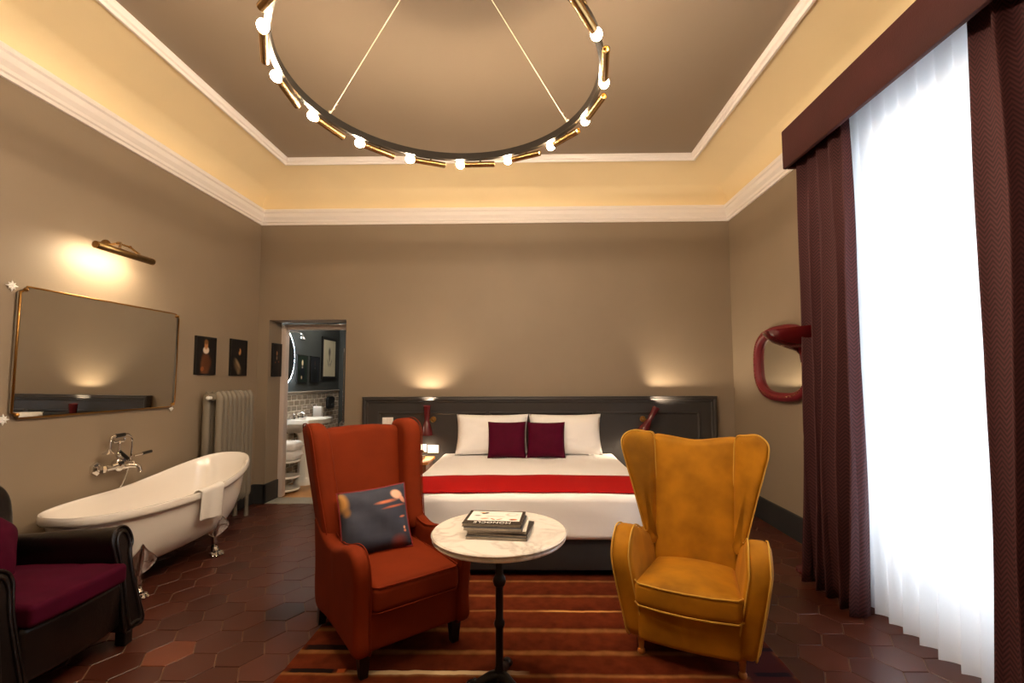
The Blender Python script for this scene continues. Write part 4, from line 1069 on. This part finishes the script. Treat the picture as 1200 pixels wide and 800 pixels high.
# door frame
dfr = bpy.data.objects.new('door_1', None); COL.objects.link(dfr); dfr['kind'] = 'structure'; dfr['label'] = 'pale painted door frame of the bathroom doorway'
for nm, bx in (('jamb', (DX0-.02, DX0+.055, DY-.02, DY+.07, .004, DZ-.02)), ('jamb', (DX1-.055, DX1+.02, DY-.02, DY+.07, .004, DZ-.02)), ('lintel', (DX0+.055, DX1-.055, DY-.02, DY+.07, DZ-.085, DZ-.02))):
    b = MB(); b.rbox(*bx, .006, 2); part(nm, b, FRAMEPINK, dfr)
b = MB(); b.ball((DX0+.03, DY-.03, DZ-.05), .02, 8); part('door_bell', b, WHITEPL, dfr)
# tiled dado
TX = BXL; tz = 1.22
b = MB(); b.box(TX, TX+.008, BY0, BYB-.0, 0, tz); dado = part('dado_bed', b, BGROUT, wbl, False)
b = MB(); b.rbox(TX, TX+.03, BY0, BYB, tz, tz+.035, .01, 3); part('dado_cap', b, BTILE, wbl)
tw_, th_ = .15, .075
b = MB(); r = 0; z = .01
while z+th_ < tz:
    y = BY0-(tw_/2 if r % 2 else 0)
    while y < BYB-.04:
        y0 = max(BY0, y+.009); y1 = min(BYB-.002, y+tw_-.009)
        if y1-y0 > .03:
            i = .012
            vs = [(TX+.008, y0, z+.006), (TX+.008, y1, z+.006), (TX+.008, y1, z+th_-.006), (TX+.008, y0, z+th_-.006), (TX+.017, y0+i, z+.006+i), (TX+.017, y1-i, z+.006+i), (TX+.017, y1-i, z+th_-.006-i), (TX+.017, y0+i, z+th_-.006-i)]
            b.add(vs, [(4, 5, 6, 7), (0, 1, 5, 4), (1, 2, 6, 5), (2, 3, 7, 6), (3, 0, 4, 7)])
        y += tw_
    z += th_; r += 1
o = part('dado_tiles', b, BTILE, wbl, False); o['kind'] = 'stuff'
# basin
SY = 6.30
sk = thing('pedestal_sink', 'white ceramic pedestal sink seen through the doorway', 'sink', (BXL+.017, SY, 0))
def sinkout(s, z): return [(x, y, z) for x, y in ((0, -.30*s), (.36*s, -.30*s), (.47*s, -.19*s), (.50*s, 0), (.47*s, .19*s), (.36*s, .30*s), (0, .30*s))]
b = MB(); rings = [(1, .87), (1.0, .885), (.985, .89), (.9, .885)]
prof = [sinkout(.45, .70), sinkout(.82, .80), sinkout(.97, .825), sinkout(1.0, .83), sinkout(1.0, .885), sinkout(.985, .89)]
def innr(s, z, dx=.06): return [(dx+(x-.0)*s*.86, y*s, z) for x, y, _ in sinkout(1, 0)]
prof += [innr(.86, .888), innr(.78, .86), innr(.55, .80), innr(.2, .785)]
vs = [p for ring in prof for p in ring]; m = 7; fs = []
for i in range(len(prof)-1):
    for k in range(m): fs.append((i*m+k, i*m+(k+1) % m, (i+1)*m+(k+1) % m, (i+1)*m+k))
fs.append(tuple(range(m))); fs.append(tuple((len(prof)-1)*m+k for k in range(m)))
b.add(vs, fs); part('basin', b, CERAMIC, sk, True, 45)
b = MB(); b.lathe([(0, 0), (.15, 0), (.15, .03), (.125, .06), (.105, .12), (.10, .5), (.12, .66), (.16, .72), (0, .72)], 8, Matrix.Translation((.19, 0, 0)) @ Matrix.Rotation(pi/8, 4, 'Z')); part('pedestal', b, CERAMIC, sk, True, 40)
for y in (-.11, .11):
    b = MB(); b.lathe([(0, 0), (.022, 0), (.015, .02), (.012, .06), (0, .06)], 12, Matrix.Translation((.06, y, .888))); b.tube([(.06-.03, y, .95), (.06+.03, y, .95)], .009, 8); b.tube([(.06, y-.03, .95), (.06, y+.03, .95)], .009, 8)
    part('tap_handle', b, CHROME, sk)
b = MB(); b.tube(crom([(.06, 0, .888), (.06, 0, .95), (.10, 0, .975), (.15, 0, .955)], 4, False), .012, 8); part('tap_spout', b, CHROME, sk)
b = MB(); b.tube(crom([(.50, .20, .72), (.53, .05, .70), (.40, -.02, .68), (.2, .28, .66)], 4, False), .008, 8); part('towel_rail', b, CHROME, sk)
# hand towel standing at the rear of the sink, held by a wall ring
t = thing('hand_towel', 'folded white hand towel hanging by the bathroom sink', 'towel', (BXL+.017, 6.84, .86))
b = MB(); b.rbox(.02, .155, -.03, .03, .0, .16, .015, 3); part('cloth', b, TOWEL, t)
b = MB(); b.tube([(0, 0, .165), (.17, 0, .165)], .008, 8); b.ball((.06, 0, .18), .016, 8); b.ball((.005, 0, .165), .02, 8); part('rail', b, CHROME, t)
# shelf with towels
sh = thing('towel_shelf', 'slim white shelf unit holding towels beside the bathroom sink', 'shelf', (BXL+.02, 5.80, 0))
for z in (.035, .19, .385):
    b = MB(); b.lathe([(0, 0), (.17, 0), (.175, .012), (.17, .024), (0, .024)], 24, Matrix.Translation((.176, 0, z))); part('shelf_board', b, CERAMIC, sh)
for y in (-.1, .1):
    b = MB(); b.tube([(.1, y, 0), (.1, y, .40)], .012, 8); part('post', b, CERAMIC, sh)
for k, z in enumerate((.409, .527)):
    t = thing('folded_towel', ('lower' if k == 0 else 'upper')+' folded white towel on the bathroom shelf', 'towel', (BXL+.196, 5.80, z), 0, 'towels on the bathroom shelf')
    b = MB(); b.rbox(-.15, .165, -.13, .13, 0, .115, .045, 5); part('cloth', b, TOWEL, t, True, 60)
    b = MB(); b.rbox(-.15, .168, -.131, .131, .052, .06, .003, 1); part('fold_edge', b, TOWEL, t)
# lit mirror
bm_ = thing('bathroom_mirror', 'round backlit bathroom mirror above the sink', 'mirror', (BXL, 5.87, 1.72), radians(90))
b = MB(); b.slab([(.36*cos(a*pi/20), .40*sin(a*pi/20)) for a in range(40)], -.05, -.03, .003, 1, 'xz'); part('glass', b, MIRROR, bm_, False)
b = MB(); b.tube([(.366*cos(a*pi/24), -.04, .406*sin(a*pi/24)) for a in range(48)], .005, 8, closed=True, up=(0, 1, 0)); part('light_rim', b, COOLRIM, bm_)
b = MB(); b.slab([(.30*cos(a*pi/20), .33*sin(a*pi/20)) for a in range(40)], -.03, -.0, .003, 1, 'xz'); part('backing', b, BLACKFR, bm_)
t = thing('swan_neck_lamp', 'small chrome curved arm lamp above the bathroom mirror', 'wall lamp', (BXL, 6.06, 2.0))
b = MB(); b.tube(crom([(0, 0, 0), (.06, .0, .06), (.16, .02, .07), (.22, .03, .03), (.22, .03, -.01)], 5, False), .007, 8); b.lathe([(0, 0), (.03, 0), (.03, .012), (0, .014)], 16, Matrix.Rotation(pi/2, 4, 'Y')); part('arm', b, CHROME, t)
b = MB(); b.lathe([(.0, .02), (.015, .02), (.04, -.02), (.055, -.03), (.05, -.03), (0, -.015)], 16, Matrix.Translation((.22, .03, -.01))); part('shade', b, CHROME, t)
PB1 = paint('bath_portrait_green', srgb(26, 40, 30), [('e', 0, -.06, .09, .13, 0, srgb(14, 20, 28), .3), ('e', 0, .085, .028, .05, 0, srgb(216, 196, 160), .4), ('e', -.02, -.125, .022, .03, 0, srgb(190, 160, 120), .4), ('e', 0, .02, .02, .015, 0, srgb(200, 190, 180), .5)], .45)
PB2 = paint('bath_portrait_dark', srgb(30, 34, 42), [('e', 0, -.07, .10, .13, 0, srgb(14, 15, 18), .3), ('e', 0, .09, .03, .05, 0, srgb(70, 58, 50), .5), ('e', 0, .02, .02, .02, 0, srgb(96, 92, 90), .5)], .45)
PB3 = paint('bath_sketch', srgb(214, 206, 178), [('e', 0, .10, .05, .09, 0, srgb(104, 98, 84), .5), ('e', 0, .0, .025, .09, 0, srgb(120, 112, 96), .5), ('b', -.05, -.08, .012, .08, 25, srgb(110, 104, 90), .6), ('b', .06, -.08, .012, .08, -25, srgb(110, 104, 90), .6), ('e', 0, -.10, .09, .03, 0, srgb(180, 172, 150), .7)], .4)
portrait('portrait_picture', 'green dark portrait in the bathroom left of another portrait', .30, .40, (BXL, 6.52, 1.58), radians(90), PB1, group='bathroom portraits')
portrait('portrait_picture', 'very dark portrait in the bathroom beside the pale framed sketch', .29, .40, (BXL, 6.905, 1.577), radians(90), PB2, group='bathroom portraits')
portrait('framed_sketch', 'tall black framed pale sketch on the bathroom wall', .54, .68, (BXL, 7.40, 1.77), radians(90), PB3, fr=.045)
t = thing('wall_dispenser', 'black rounded wall dispenser on the bathroom tiles', 'dispenser', (BXL+.017, 7.40, 1.05))
b = MB(); b.slab(sup(.115, .10, 5, 32), 0, .05, .015, 3, 'yz'); part('body', b, BLACKFR, t)
b = MB(); b.tube([(.052, -.06, -.03), (.052, .06, -.03)], .018, 10); part('chrome_slot', b, CHROME, t)
t = thing('shower_valve', 'chrome shower valve and riser pipe at the far bathroom wall', 'shower', (-3.19, BYB, .66))
b = MB(); b.lathe([(0, 0), (.075, 0), (.07, .02), (.03, .03), (.025, .06), (.045, .07), (.045, .1), (0, .1)], 20, Matrix.Rotation(pi/2, 4, 'X')); part('valve', b, CHROME, t)
b = MB(); b.tube([(0, -.05, .02), (0, -.05, 1.3)], .011, 8); b.ball((0, -.05, .02), .03, 8); part('riser_pipe', b, CHROME, t)
t = thing('added_downlight', 'added unseen downlight brightening the bathroom from its ceiling', 'added lamp', (-2.75, 6.55, BZ))  # unseen lamp, added to brighten the bathroom
b = MB(); b.lathe([(.06, 0), (.085, 0), (.085, -.012), (.06, -.008), (.06, 0)], 24); part('trim_ring', b, CHROME, t)
b = MB(); b.lathe([(0, -.002), (.06, -.002), (.06, 0), (0, 0)], 24); part('lens', b, emission('added_downlight_glow', (1, .88, .72), 110), t)

bpy.context.view_layer.update()
